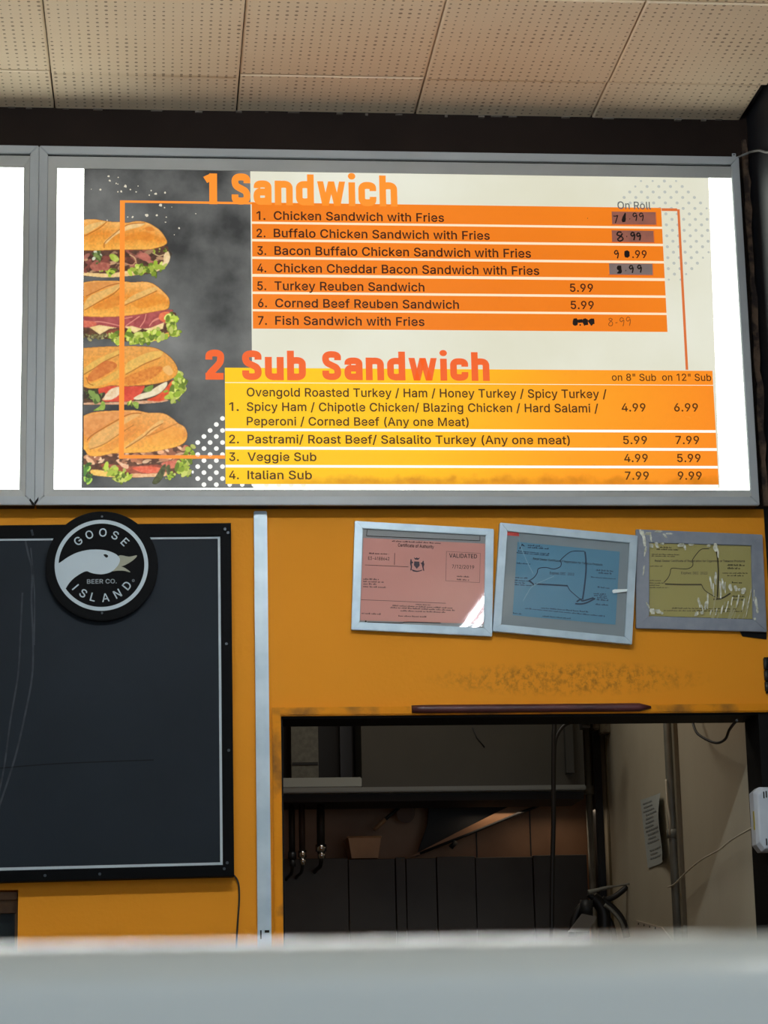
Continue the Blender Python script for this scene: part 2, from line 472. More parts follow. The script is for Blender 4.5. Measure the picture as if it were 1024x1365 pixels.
# ------------------------------------------------------------------ lettering
GLYPHS = {          # plain sans-serif outlines: advance, contours (outer ones clockwise)
    'A': (192, '7,0 81,203 110,203 185,0 158,0 95,176 34,0;44,57 44,79 148,79 148,57'),
    'B': (183, '24,0 24,203 96,203 116,202 132,196 144,188 152,177 158,164 159,150 158,138 155,128 149,120 143,114 135,110 126,107 126,105 136,103 145,98 154,91 161,81 166,69 167,54 165,40 160,27 151,16 138,7 120,2 99,0;50,23 98,23 118,25 132,32 140,42 142,55 141,65 137,74 131,81 122,87 112,91 99,92 50,92;50,114 95,114 106,115 115,118 123,124 129,131 133,139 134,149 132,161 125,172 113,178 96,181 50,181'),
    'C': (205, '107,-3 94,-2 82,0 71,4 60,10 50,17 42,25 34,35 28,46 23,58 19,72 17,86 16,102 17,117 19,132 23,145 28,157 34,168 42,178 50,186 60,193 71,199 82,203 94,205 107,206 122,205 136,202 149,196 161,188 171,179 179,167 185,154 189,139 163,139 160,149 156,158 150,165 143,171 135,176 126,180 117,182 107,182 89,180 73,173 60,161 50,146 44,126 41,102 44,78 50,58 60,42 74,31 89,24 107,21 117,22 126,24 135,27 143,32 150,38 156,46 160,54 163,64 189,64 185,49 179,36 171,25 161,15 149,7 136,2 122,-2'),
    'D': (201, '88,0 38,0 38,23 86,23 109,25 127,32 141,44 152,60 158,79 160,102 158,125 152,144 142,160 128,171 110,178 88,181 37,181 37,203 90,203 104,203 118,200 130,197 141,191 160,177 173,156 178,145 182,131 184,117 185,102 184,87 182,73 178,59 173,47 167,37 159,27 150,19 140,12 129,7 116,3 102,1;50,203 50,0 24,0 24,203'),
    'E': (168, '24,0 24,203 149,203 149,181 50,181 50,114 142,114 142,91 50,91 50,23 150,23 150,0'),
    'F': (164, '24,0 24,203 148,203 148,181 50,181 50,111 138,111 138,88 50,88 50,0'),
    'G': (209, '107,-3 94,-2 82,0 70,4 60,10 50,17 41,25 34,35 28,46 23,58 19,72 17,86 16,102 17,117 19,132 23,145 28,157 34,168 41,178 50,186 60,193 70,199 81,203 93,205 106,206 122,205 136,201 149,196 161,188 171,178 180,167 186,154 190,139 163,139 160,149 155,157 149,165 142,171 135,176 126,179 117,182 106,182 89,180 73,173 60,161 50,146 44,126 41,102 44,78 50,58 60,42 74,31 90,24 107,21 124,23 138,28 150,37 158,49 164,64 166,81 174,80 113,80 113,102 191,102 191,80 188,57 180,36 167,20 151,8 130,0'),
    'H': (207, '24,0 24,203 50,203 50,116 157,116 157,203 183,203 183,0 157,0 157,93 50,93 50,0'),
    'I': (74, '24,0 24,203 50,203 50,0'),
    'L': (158, '24,0 24,203 50,203 50,23 144,23 144,0'),
    'M': (252, '24,0 24,203 61,203 126,36 191,203 227,203 227,0 202,0 202,165 137,0 114,0 49,165 49,0'),
    'N': (210, '24,0 24,203 54,203 137,73 141,67 145,60 150,52 155,43 160,33 166,22 162,21 161,33 160,43 160,54 160,63 160,78 160,203 185,203 185,0 155,0 81,116 71,132 65,142 59,152 43,181 48,181 49,153 50,131 50,116 50,0'),
    'O': (214, '107,-3 94,-2 82,0 71,4 60,10 50,17 42,25 34,35 28,46 23,58 19,72 17,86 16,102 17,117 19,132 23,145 28,157 34,168 42,178 50,186 60,193 71,199 82,203 94,205 107,206 120,205 132,203 143,199 153,193 163,186 172,178 179,168 186,157 191,145 194,132 196,117 197,102 196,86 194,72 191,58 186,46 179,35 172,25 163,17 153,10 143,4 132,0 120,-2;107,21 124,23 140,30 153,42 163,58 170,78 172,102 170,126 163,146 153,162 140,173 124,180 107,182 89,180 74,173 60,162 50,146 44,126 41,102 44,78 50,58 60,42 74,30 89,23'),
    'P': (178, '24,0 24,203 94,203 116,201 133,195 146,185 156,172 162,156 163,139 162,122 156,106 146,93 133,83 116,76 94,74 50,74 50,0;50,97 93,97 107,98 119,102 127,109 133,117 137,128 138,139 137,150 133,161 127,169 119,175 107,179 93,181 50,181'),
    'R': (180, '24,0 24,203 94,203 116,201 133,195 147,186 156,173 162,158 164,141 162,124 156,109 147,96 133,87 116,81 94,79 50,79 50,0;50,102 93,102 108,103 119,107 128,112 133,120 137,130 138,141 137,152 133,162 128,170 119,176 108,180 93,181 50,181;141,0 92,92 121,92 171,0'),
    'S': (179, '89,-4 69,-2 51,4 36,12 26,24 18,38 15,55 42,55 44,44 49,35 57,28 67,23 78,21 89,20 103,21 114,24 124,29 132,37 137,46 138,56 137,65 133,72 126,77 118,82 109,86 98,89 73,96 51,104 34,116 24,130 21,149 23,165 30,179 41,191 55,199 72,204 91,206 110,204 126,199 140,191 151,179 158,166 160,151 135,151 131,165 121,175 107,181 90,183 78,182 67,179 58,174 51,167 47,159 46,150 48,141 52,133 59,128 68,123 77,120 85,117 106,112 115,109 125,105 134,101 143,95 151,88 158,79 162,68 163,55 161,40 155,25 144,13 129,4 111,-2'),
    'T': (180, '13,181 13,203 167,203 167,181 103,181 103,0 77,0 77,181'),
    'V': (192, '82,0 7,203 34,203 97,30 158,203 185,203 111,0'),
    'W': (275, '62,0 7,203 33,203 78,36 122,203 152,203 198,36 241,203 268,203 212,0 182,0 137,165 92,0'),
    'X': (190, '7,0 87,114 87,95 12,203 42,203 71,160 77,152 82,144 86,138 89,132 93,125 97,117 93,117 101,131 105,138 109,144 119,160 149,203 178,203 104,96 104,115 182,0 153,0 117,52 107,66 103,72 100,78 96,85 92,92 98,92 94,85 90,79 86,72 82,66 73,52 37,0'),
    'Y': (189, '81,0 81,83 7,203 36,203 94,108 152,203 182,203 107,83 107,0'),
    'a': (156, '64,-3 50,-2 38,2 27,9 19,18 14,29 12,43 13,55 17,64 23,72 31,77 40,81 50,84 61,86 71,88 93,91 101,92 106,94 109,97 110,102 110,103 109,111 107,119 102,124 96,129 88,131 78,132 68,131 60,129 53,125 47,120 43,115 40,110 16,116 23,129 31,138 42,145 53,150 65,153 78,154 86,153 96,152 105,149 114,144 122,137 129,128 133,116 135,101 135,0 111,0 111,21 109,21 106,15 101,10 94,5 86,0 76,-2;68,18 81,19 91,23 99,30 105,37 109,46 110,55 110,76 108,74 104,73 99,71 93,70 80,68 70,67 62,66 54,63 47,60 41,56 38,50 37,42 38,35 41,29 46,24 52,21 60,19'),
    'b': (170, '92,-3 79,-2 69,2 61,7 55,12 51,18 47,23 45,23 45,0 21,0 21,203 45,203 45,128 47,128 51,133 55,138 61,144 69,149 79,153 92,154 110,151 125,144 138,133 148,117 154,98 156,76 154,53 148,34 138,18 125,6 110,-1;88,19 101,21 112,26 120,35 126,47 130,60 131,76 130,91 126,104 120,116 112,125 101,130 88,132 75,130 64,125 56,116 50,105 46,92 45,76 46,60 50,46 56,35 65,26 75,21'),
    'c': (159, '83,-3 64,-1 47,7 33,18 22,34 16,53 14,75 16,97 22,116 33,132 47,144 64,151 83,154 94,153 104,151 113,147 122,142 130,136 136,129 141,120 145,111 121,105 119,110 116,116 112,120 108,124 103,128 97,130 90,131 83,132 69,130 58,124 49,115 43,103 40,90 39,75 40,60 43,47 49,35 58,26 69,21 83,19 90,19 97,21 103,23 108,26 113,31 117,35 120,41 122,47 145,41 142,31 136,22 130,15 122,9 114,3 104,0 94,-3'),
    'd': (170, '78,-3 60,-1 45,6 32,18 22,34 16,53 14,76 16,98 22,117 32,133 45,144 60,151 78,154 91,153 101,149 109,144 115,138 119,133 122,128 124,128 124,203 149,203 149,0 125,0 125,23 123,23 119,18 115,12 109,7 101,2 91,-2;82,19 95,21 105,26 114,35 120,46 123,60 125,76 123,92 120,105 114,116 105,125 95,130 82,132 69,130 58,125 49,116 43,104 40,91 39,76 40,60 43,47 50,35 58,26 69,21'),
    'e': (162, '85,-3 64,-1 47,7 33,18 22,34 16,53 14,75 16,97 22,116 32,132 46,144 63,151 82,154 94,153 106,150 118,144 128,136 136,126 143,113 147,97 148,78 148,68 30,68 30,88 135,88 124,81 123,95 119,107 113,118 105,126 95,130 82,132 69,130 59,125 50,118 44,108 40,97 38,84 38,71 40,55 44,42 51,32 60,25 72,20 85,18 94,19 101,21 108,24 114,29 119,35 122,42 146,36 141,25 134,16 125,8 113,2 100,-2'),
    'f': (102, '91,152 91,131 3,131 3,152;32,0 32,173 34,185 38,194 45,202 54,208 64,211 75,212 83,212 89,211 94,210 97,208 91,187 86,189 82,189 78,190 68,188 62,184 58,177 57,167 57,0'),
    'g': (171, '83,-60 67,-59 54,-56 42,-51 33,-44 26,-36 20,-28 41,-16 44,-21 49,-26 54,-31 62,-35 71,-38 83,-39 100,-37 113,-30 122,-19 125,-2 125,27 122,27 119,22 115,17 109,11 101,6 91,3 78,2 61,4 45,11 32,21 22,36 16,54 14,76 16,98 22,117 32,133 45,144 61,151 78,154 91,153 101,149 109,144 115,138 120,133 123,128 125,128 125,152 149,152 149,-4 147,-22 140,-36 130,-47 116,-54 100,-59;82,24 95,25 105,30 114,38 120,48 124,62 125,77 124,92 120,106 114,117 106,125 95,130 82,132 69,130 58,125 50,116 43,105 40,92 39,77 40,62 43,49 50,38 58,30 69,25'),
    'h': (164, '45,91 45,0 21,0 21,203 45,203 45,115 41,115 49,133 61,145 75,152 91,154 105,152 118,147 128,139 136,128 141,114 143,96 143,0 118,0 118,94 116,110 109,122 98,129 84,132 74,130 64,127 57,121 51,113 47,103'),
    'i': (67, '21,0 21,152 45,152 45,0;33,177 27,178 22,182 18,187 17,193 18,200 22,205 27,208 33,209 40,208 46,205 49,200 51,193 49,187 46,182 40,178'),
    'j': (67, '21,152 45,152 45,-12 44,-25 41,-36 34,-45 26,-52 15,-56 2,-57 -4,-57 -4,-35 1,-35 10,-33 16,-29 20,-21 21,-12;33,177 27,178 21,182 18,187 16,193 18,200 21,205 27,208 33,209 40,208 45,205 49,200 50,193 49,187 45,182 40,178'),
    'k': (153, '44,55 44,85 48,85 114,152 144,152 74,80 71,80;21,0 21,203 45,203 45,0;118,0 59,74 76,91 149,0'),
    'l': (76, '56,-1 40,1 30,8 23,19 21,34 21,203 45,203 45,39 46,31 48,25 52,22 58,21 64,21 68,22 72,1 65,0 60,-1'),
    'm': (244, '21,0 21,152 45,152 45,118 43,118 47,129 53,138 60,145 69,150 78,153 88,154 103,152 115,144 124,133 128,118 125,118 129,128 135,137 143,145 152,150 163,153 175,154 187,153 199,149 209,142 216,131 221,118 223,102 223,0 198,0 198,101 196,116 189,125 179,130 167,132 158,131 150,128 143,123 138,116 135,108 134,99 134,0 110,0 110,104 108,115 101,124 92,130 80,132 71,131 63,128 56,123 50,116 47,106 45,95 45,0'),
    'n': (164, '45,91 45,0 21,0 21,152 45,152 45,115 41,115 49,133 61,145 75,152 91,154 105,152 118,147 128,139 136,128 141,114 143,96 143,0 118,0 118,94 116,110 109,122 98,129 84,132 74,130 64,127 57,121 51,113 47,103'),
    'o': (167, '83,-3 64,-1 47,7 33,18 22,34 16,53 14,75 16,97 22,116 33,132 47,144 64,151 83,154 102,151 119,144 133,132 144,116 150,97 152,75 150,53 144,34 133,18 119,7 102,-1;83,19 97,21 108,26 117,35 123,47 126,60 128,75 126,90 123,103 117,115 108,124 97,130 83,132 69,130 58,124 49,115 43,103 40,90 39,75 40,60 43,47 49,35 58,26 69,21'),
    'p': (170, '21,-57 21,152 45,152 45,128 47,128 51,133 55,138 61,144 69,149 79,153 92,154 110,151 125,144 138,133 148,117 154,98 156,76 154,53 148,34 138,18 125,6 110,-1 92,-3 79,-2 69,2 61,7 55,12 51,18 47,23 45,23 45,-57;88,19 101,21 112,26 120,35 126,47 130,60 131,76 130,91 126,104 120,116 112,125 101,130 88,132 75,130 64,125 56,116 50,105 46,92 45,76 46,60 50,46 56,35 65,26 75,21'),
    'q': (170, '149,-57 124,-57 124,23 122,23 119,18 115,12 109,7 101,2 91,-2 78,-3 60,-1 45,6 32,18 22,34 16,53 14,76 16,98 22,117 32,133 45,144 60,151 78,154 91,153 101,149 109,144 115,138 119,133 123,128 125,128 125,152 149,152;82,19 95,21 105,26 114,35 120,46 123,60 125,76 123,92 120,105 114,116 105,125 95,130 82,132 69,130 58,125 49,116 43,104 40,91 39,76 40,60 43,47 50,35 58,26 69,21'),
    'r': (104, '21,0 21,152 45,152 45,128 46,128 52,139 61,147 72,152 85,154 92,154 97,153 97,129 92,130 88,130 83,130 73,129 64,126 56,121 50,113 47,105 45,95 45,0'),
    's': (146, '73,-3 58,-2 45,1 34,7 25,15 18,25 14,38 38,43 42,32 50,24 60,20 73,18 87,20 98,25 105,32 107,41 106,48 102,54 95,59 85,62 60,68 42,74 29,83 21,95 19,110 21,122 26,133 35,141 46,148 60,152 75,154 89,153 102,149 112,143 120,136 126,126 130,116 107,111 103,119 97,126 88,131 75,133 62,131 52,127 46,120 43,111 45,103 50,97 57,93 69,89 92,84 110,77 122,69 130,57 132,43 131,30 125,19 116,10 104,3 89,-2'),
    't': (91, '82,152 82,131 3,131 3,152;26,188 50,188 50,39 51,30 54,25 60,21 68,20 74,20 81,21 85,1 81,0 77,-1 72,-2 67,-2 50,1 37,9 29,21 26,37'),
    'u': (164, '73,-2 59,0 46,4 36,12 28,23 23,38 21,56 21,152 45,152 45,58 48,42 55,30 66,23 80,20 90,21 100,25 107,31 113,39 117,49 118,61 118,152 143,152 143,0 119,0 119,37 123,37 114,19 103,7 89,0'),
    'v': (156, '65,0 7,152 34,152 78,26 122,152 149,152 91,0'),
    'w': (227, '55,0 9,152 35,152 68,26 101,152 127,152 160,26 192,152 218,152 172,0 147,0 114,122 79,0'),
    'x': (152, '8,0 62,77 11,152 40,152 76,98 113,152 141,152 90,77 143,0 115,0 75,57 37,0'),
    'y': (156, '19,-55 25,-34 29,-35 35,-36 42,-36 47,-34 52,-30 56,-23 65,-1 7,152 34,152 78,26 122,152 149,152 82,-23 77,-34 71,-43 64,-50 56,-54 47,-57 37,-58 31,-58 26,-57'),
    'z': (153, '17,0 17,18 102,128 102,129 19,129 19,152 133,152 133,132 50,24 50,23 135,23 135,0'),
    '0': (182, '91,-3 70,0 52,10 38,25 28,45 24,58 21,71 20,86 19,102 20,117 21,132 24,146 28,158 38,179 52,194 70,203 91,206 112,203 129,194 143,179 154,158 157,146 160,132 162,117 162,102 162,86 160,71 157,58 154,45 143,25 129,10 112,0;91,20 104,22 116,29 125,41 132,57 136,78 138,102 136,126 132,146 125,162 116,174 104,181 91,184 77,181 65,174 56,162 49,146 45,126 44,102 45,78 49,57 56,41 65,29 77,22'),
    '1': (160, '110,203 110,0 85,0 85,179 34,143 34,171 79,203'),
    '2': (182, '26,0 26,19 94,91 104,103 113,113 120,122 124,131 127,139 128,149 127,159 123,167 117,174 109,180 100,183 89,184 78,183 69,179 61,173 56,165 52,156 51,145 26,145 28,162 34,177 44,189 57,198 73,204 90,206 107,204 122,199 135,190 144,178 150,164 152,149 151,138 148,127 143,116 134,103 122,89 107,72 61,24 61,23 156,23 156,0'),
    '3': (182, '87,-3 69,-1 53,4 39,12 28,23 21,37 17,53 44,53 46,43 51,35 57,28 66,24 76,21 87,20 99,21 110,24 119,30 126,37 130,47 132,58 130,69 126,78 120,87 110,93 97,98 80,99 63,99 63,120 115,179 115,181 28,181 28,203 149,203 149,184 85,111 85,116 105,115 123,110 138,101 148,89 155,74 157,58 155,41 148,26 137,14 123,5 107,-1'),
    '4': (182, '16,42 16,63 99,203 124,203 43,66 43,65 165,65 165,42;113,0 113,48 113,58 113,127 137,127 137,0'),
    '5': (182, '88,-3 71,-1 56,4 43,13 33,24 27,37 24,52 49,52 51,43 55,36 61,29 69,24 78,21 88,20 100,21 110,26 119,33 126,42 130,53 131,65 130,77 125,88 119,98 110,105 99,109 87,111 77,110 67,107 58,103 51,98 27,101 38,203 147,203 147,181 60,181 54,121 62,126 71,130 81,133 92,133 105,132 118,128 129,122 138,114 146,104 152,92 155,79 156,65 154,47 148,30 137,17 123,6 107,-1'),
    '6': (182, '91,-3 73,-1 57,6 44,16 34,30 28,46 25,65 27,80 32,96 41,114 55,136 101,203 129,203 60,104 58,104 62,110 66,115 72,119 78,123 86,125 94,126 111,124 126,118 139,108 148,96 154,81 156,63 153,45 147,29 137,16 124,6 108,-1;91,19 102,21 111,25 120,32 126,41 130,51 131,63 130,75 126,85 120,94 111,101 102,105 91,106 79,105 70,101 61,94 55,86 51,75 50,63 51,51 55,41 61,32 70,25 79,21'),
    '7': (182, '39,0 129,179 129,181 25,181 25,203 156,203 156,179 66,0'),
    '8': (182, '91,-3 71,-1 54,5 40,13 30,25 23,38 21,54 22,67 26,78 32,88 40,96 50,102 61,106 61,107 48,113 37,123 30,137 28,152 30,167 36,180 46,191 58,199 73,204 91,206 107,204 122,199 135,191 145,180 151,167 153,152 150,137 144,123 133,113 120,107 120,106 131,102 140,96 149,88 155,78 159,67 160,54 158,38 151,25 141,13 127,5 110,-1;91,20 103,21 114,24 123,29 129,37 133,45 135,55 133,66 129,75 122,83 113,89 102,93 91,94 78,93 68,89 59,83 52,75 48,66 46,55 48,45 52,37 58,29 67,24 78,21;91,116 101,117 110,120 117,125 123,132 126,141 128,150 127,160 123,168 117,175 110,180 101,183 91,184 80,183 71,180 63,175 58,168 54,160 53,150 54,141 58,132 64,125 71,120 80,117'),
    '9': (182, '90,206 108,204 124,198 137,187 147,174 153,157 156,139 154,124 149,108 140,90 126,67 80,0 52,0 121,99 123,99 120,93 115,88 109,84 103,81 95,79 87,78 70,80 55,86 42,95 33,108 27,123 25,141 28,159 34,175 44,188 57,198 73,204;90,184 79,183 70,178 61,172 55,163 51,152 50,141 51,129 55,118 61,109 70,103 79,99 90,97 102,99 111,103 120,109 126,118 130,128 131,140 130,152 126,163 120,172 112,178 102,183'),
    '.': (76, '38,-2 31,0 25,4 21,9 20,16 21,23 25,29 31,33 38,35 45,33 51,29 55,23 56,16 55,9 51,4 45,0'),
    '/': (100, '94,213 28,-31 6,-31 71,213'),
    '(': (110, '36,83 37,106 40,129 43,142 46,153 49,165 53,176 61,198 71,216 94,216 85,194 76,171 70,148 65,125 62,103 60,83 61,64 64,46 69,27 75,6 79,-4 84,-15 89,-27 94,-38 71,-38 63,-24 55,-9 49,7 45,22 41,37 38,52 36,68'),
    ')': (110, '15,-38 21,-26 26,-15 30,-3 34,7 41,27 45,47 48,65 49,83 48,103 45,125 40,148 33,171 25,194 15,216 39,216 48,198 57,176 60,165 64,153 67,142 69,129 72,105 74,83 73,67 71,52 69,37 65,21 60,6 54,-9 47,-24 39,-38'),
    '"': (129, '31,127 28,203 54,203 51,127;77,127 74,203 100,203 97,127'),
    '-': (182, '135,98 135,75 46,75 46,98'),
    ':': (76, '38,-2 31,0 25,4 21,9 20,16 21,23 25,29 31,33 38,35 45,33 51,29 55,23 56,16 55,9 51,4 45,0;38,108 31,110 25,114 21,119 20,126 21,134 25,139 31,143 38,145 45,143 51,139 55,134 56,126 55,119 51,114 45,110'),
    '®': (186, '93,47 77,49 62,53 48,61 36,71 27,82 19,96 15,111 13,127 15,143 19,158 27,171 36,183 48,193 62,200 77,205 93,206 109,205 124,200 137,193 149,183 159,171 166,158 171,143 172,127 171,111 166,96 159,82 149,71 137,61 124,53 109,49;93,67 109,69 123,75 135,84 145,96 151,111 153,127 151,143 145,157 135,169 123,179 109,185 93,187 77,185 62,179 50,169 40,157 34,143 32,127 34,111 40,96 50,84 62,75 77,69;109,90 91,125 109,125 127,90;64,90 64,163 101,163 106,163 112,161 117,158 121,153 124,147 125,140 124,133 121,126 116,121 111,118 105,116 100,115 74,115 74,127 96,127 99,128 103,131 106,135 107,140 106,145 103,149 99,151 96,151 81,151 81,90'),
    ' ': (76, ''),
}

CAPH = 203.0


def _area(c):
    return sum(c[i][0] * c[(i + 1) % len(c)][1] - c[(i + 1) % len(c)][0] * c[i][1] for i in range(len(c))) / 2


def _inside(p, c):
    r = False
    for i in range(len(c)):
        (x1, y1), (x2, y2) = c[i], c[(i + 1) % len(c)]
        if (y1 > p[1]) != (y2 > p[1]) and p[0] < (x2 - x1) * (p[1] - y1) / (y2 - y1) + x1: r = not r
    return r


def _grow(c, d):
    """push a contour outwards by d (clockwise contours grow, holes shrink)"""
    n = len(c); out = []
    for i in range(n):
        a, b, e = Vector(c[i - 1]), Vector(c[i]), Vector(c[(i + 1) % n])
        u, v = (b - a).normalized(), (e - b).normalized()
        n1, n2 = Vector((-u.y, u.x)), Vector((-v.y, v.x))
        m_ = n1 + n2
        k = max(1 + n1.dot(n2), 0.7)
        out.append(tuple(b + m_ * (d / k)))
    return out


_GL = {}


def glyph(ch, offset):
    key = (ch, offset)
    if key not in _GL:
        adv, dat = GLYPHS[ch]
        cs = [[tuple(float(v) for v in p_.split(',')) for p_ in c.split()] for c in dat.split(';') if c]
        for c in cs:                                   # drop hairline edges
            i = 0
            while i < len(c) and len(c) > 4:
                if (Vector(c[i]) - Vector(c[(i + 1) % len(c)])).length < 3.6: c.pop((i + 1) % len(c))
                else: i += 1
        outer = [c for c in cs if _area(c) < 0]; holes = [c for c in cs if _area(c) >= 0]
        V, Fc = [], []
        for o_ in outer:
            hs = [h for h in holes if _inside(h[0], o_)]
            loops = [o_] + hs
            if offset: loops = [_grow(c, offset * 280) for c in loops]
            vs = [Vector((p_[0], p_[1], 0)) for c in loops for p_ in c]
            tri = tessellate_polygon([[Vector((p_[0], p_[1], 0)) for p_ in c] for c in loops])
            for t_ in tri:
                a_, b_2, c_ = (vs[k] for k in t_)
                if (b_2 - a_).cross(c_ - a_).z < 0: t_ = t_[::-1]
                Fc.append(tuple(k + len(V) for k in t_))
            V += [(p_.x, p_.y) for p_ in vs]
        _GL[key] = (adv, V, Fc)
    return _GL[key]


def text_verts(s, offset=0.0):
    x, V, Fc = 0.0, [], []
    for ch in s:
        adv, v, f = glyph(ch, offset)
        Fc += [tuple(k + len(V) for k in t_) for t_ in f]
        V += [(p_[0] + x, p_[1]) for p_ in v]
        x += adv + offset * 280
    return V, Fc


def cap_h(offset):
    return (-offset * 280, CAPH + offset * 280)


def add_text(mb, s, p0, p1, h, offset=0.0, mi=0):
    """text from world point p0 to p1 along its baseline with cap height h (metres), on a plane facing -y"""
    v, f = text_verts(s, offset)
    if not v: return
    lo, hi = cap_h(offset)
    xa, xb = min(p[0] for p in v), max(p[0] for p in v)
    p0, p1 = Vector(p0), Vector(p1)
    ex = p1 - p0
    up = Vector((-ex.z, 0, ex.x)).normalized() * h
    vs = [mb.bm.verts.new(p0 + ex * ((p[0] - xa) / (xb - xa)) + up * ((p[1] - lo) / (hi - lo))) for p in v]
    for q in f:
        try:
            mb.bm.faces.new([vs[i] for i in q]).material_index = mi
        except ValueError:
            pass


HEAD = {        # heavy condensed heading letters: width, centre lines of their strokes (x-height 80, ascender 102)
    'n': (62, [[(11.5, 0), (11.5, 80)], [(11.5, 44), (11.5, 68.5), (50.5, 68.5), (50.5, 40), (50.5, 0)]]),
    'h': (62, [[(11.5, 0), (11.5, 102)], [(11.5, 44), (11.5, 68.5), (50.5, 68.5), (50.5, 40), (50.5, 0)]]),
    'u': (62, [[(50.5, 0), (50.5, 80)], [(11.5, 80), (11.5, 40), (11.5, 11.5), (50.5, 11.5), (50.5, 36)]]),
    'd': (62, [[(50.5, 0), (50.5, 102)], [(50.5, 44), (50.5, 68.5), (11.5, 68.5), (11.5, 40), (11.5, 11.5), (50.5, 11.5), (50.5, 36)]]),
    'b': (62, [[(11.5, 0), (11.5, 102)], [(11.5, 44), (11.5, 68.5), (50.5, 68.5), (50.5, 40), (50.5, 11.5), (11.5, 11.5), (11.5, 36)]]),
    'a': (62, [[(50.5, 0), (50.5, 44), (50.5, 68.5), (13, 68.5), (12, 54)], [(50.5, 42), (30, 42), (11.5, 42), (11.5, 11.5), (36, 11.5), (50.5, 14), (50.5, 28)]]),
    'c': (62, [[(50.5, 50), (50.5, 68.5), (11.5, 68.5), (11.5, 40), (11.5, 11.5), (50.5, 11.5), (50.5, 31)]]),
    'i': (23, [[(11.5, 0), (11.5, 78)]]),
    'w': (98, []),
    'S': (64, [[(52.5, 70), (52.5, 90.5), (11.5, 90.5), (11.5, 62), (32, 52), (52.5, 42), (52.5, 11.5), (11.5, 11.5), (11.5, 33)]]),
    '1': (42, [[(29.5, 0), (29.5, 102)], [(6, 80), (20, 88), (30, 91)]]),
    '2': (62, [[(11.5, 68), (11.5, 90.5), (50.5, 90.5), (50.5, 66), (46, 54), (13, 20), (13, 11.5)], [(0, 11.5), (60, 11.5)]]),
}


def heading(s, x0, x1, ytop, ybase, Y, mt, parent):
    A, B = at(x0, ybase, Y), at(x1, ybase, Y)
    hgt = (at(x0, ytop, Y) - A).length
    tot = sum(HEAD[c][0] + 11 for c in s) - 11
    kx, kz = (B.x - A.x) / tot, hgt / 102
    mb = MB(); off = 0.0; lay = 0
    put = lambda P, d: mb.poly([(A.x + (off + q[0]) * kx, Y - d, A.z + q[1] * kz) for q in P])
    for c in s:
        for n_, path in enumerate(HEAD[c][1]):
            P = [Vector(q) for q in path]
            for _ in range(3 if len(P) > 2 else 0):          # corner cutting keeps the ends
                Q = [P[0]]
                for a, b in zip(P[:-1], P[1:]): Q += [a * .75 + b * .25, a * .25 + b * .75]
                P = Q + [P[-1]]
            P = [q for i, q in enumerate(P) if i == 0 or (q - P[i - 1]).length > 1e-4]
            L_, R2 = [], []
            for i, q in enumerate(P):
                t_ = (P[min(i + 1, len(P) - 1)] - P[max(i - 1, 0)]).normalized()
                nn = Vector((-t_.y, t_.x)) * 11.5
                L_.append(q + nn); R2.append(q - nn)
            for i in range(len(P) - 1): put([R2[i], R2[i + 1], L_[i + 1], L_[i]], 0.00002 * n_)
        if c == 'w':
            for xa, ya, xb, yb in ((11, 80, 28, 0), (49, 80, 29, 0), (49, 80, 69, 0), (87, 80, 70, 0)):
                put([(xb - 10.5, yb), (xb + 10.5, yb), (xa + 10.5, ya), (xa - 10.5, ya)], 0.0)
        if c == 'i':
            put([(11.5 + 13 * math.cos(k * math.tau / 16), 98 + 11 * math.sin(k * math.tau / 16)) for k in range(16)], 0)
        off += HEAD[c][0] + 11
    return mb.build('heading_text', mt, parent, flat=True)


def ptext(name, s, x0, x1, ytop, ybase, Y, mt, parent, offset=0.0, slope=None):
    """horizontal lettering between two photo columns"""
    mb = MB()
    a = at(x0, ybase, Y); b = at(x1, ybase + (slope or 0) * (x1 - x0), Y)
    if slope is None: b.z = a.z
    h = (at(x0, ytop, Y) - at(x0, ybase, Y)).length
    add_text(mb, s, a, b, h, offset)
    return mb.build(name, mt, parent, flat=True)


def stroke(mb, pts, w, Y, mi=0):
    """flat pen stroke through photo pixels; w in pixels"""
    P = [at(x, y, Y) for x, y in pts]
    if len(P) > 2: P = spline(P, 4)
    hw = w * 0.5 * 0.00173
    L, R_ = [], []
    for i, p in enumerate(P):
        t = (P[min(i + 1, len(P) - 1)] - P[max(i - 1, 0)])
        t = Vector((t.x, 0, t.z))
        if t.length < 1e-9: t = Vector((1, 0, 0))
        t.normalize()
        n = Vector((-t.z, 0, t.x)) * hw
        L.append(mb.bm.verts.new(p + n)); R_.append(mb.bm.verts.new(p - n))
    for i in range(len(P) - 1):
        mb.bm.faces.new((R_[i], R_[i + 1], L[i + 1], L[i])).material_index = mi


def quad(x0, y0, x1, y1, Y):
    """upright rectangle on plane Y from photo pixels (level edges)"""
    a = at(x0, y0, Y); b = at(x1, y1, Y)
    return [(a.x, Y, b.z), (b.x, Y, b.z), (b.x, Y, a.z), (a.x, Y, a.z)]


def pquad(pts, Y):
    return [at(x, y, Y) for x, y in pts]


# ------------------------------------------------------------------ room shell
CZ = 3.676
XR = 1.50
XL = -3.0
XE = 3.4
YB = -8.0
KX, KY, KZ = 1.452, 2.30, 3.2      # kitchen side wall, back wall, ceiling
WT = 0.12

HX0, HX1 = at(375, 1000, 0).x, 1.44          # the hatch
HZ1 = at(600, 953, 0).z
HZ0 = 1.05
DX1 = at(24, 1215, 0).x                      # opening at far left
DZ1 = at(12, 1186, 0).z

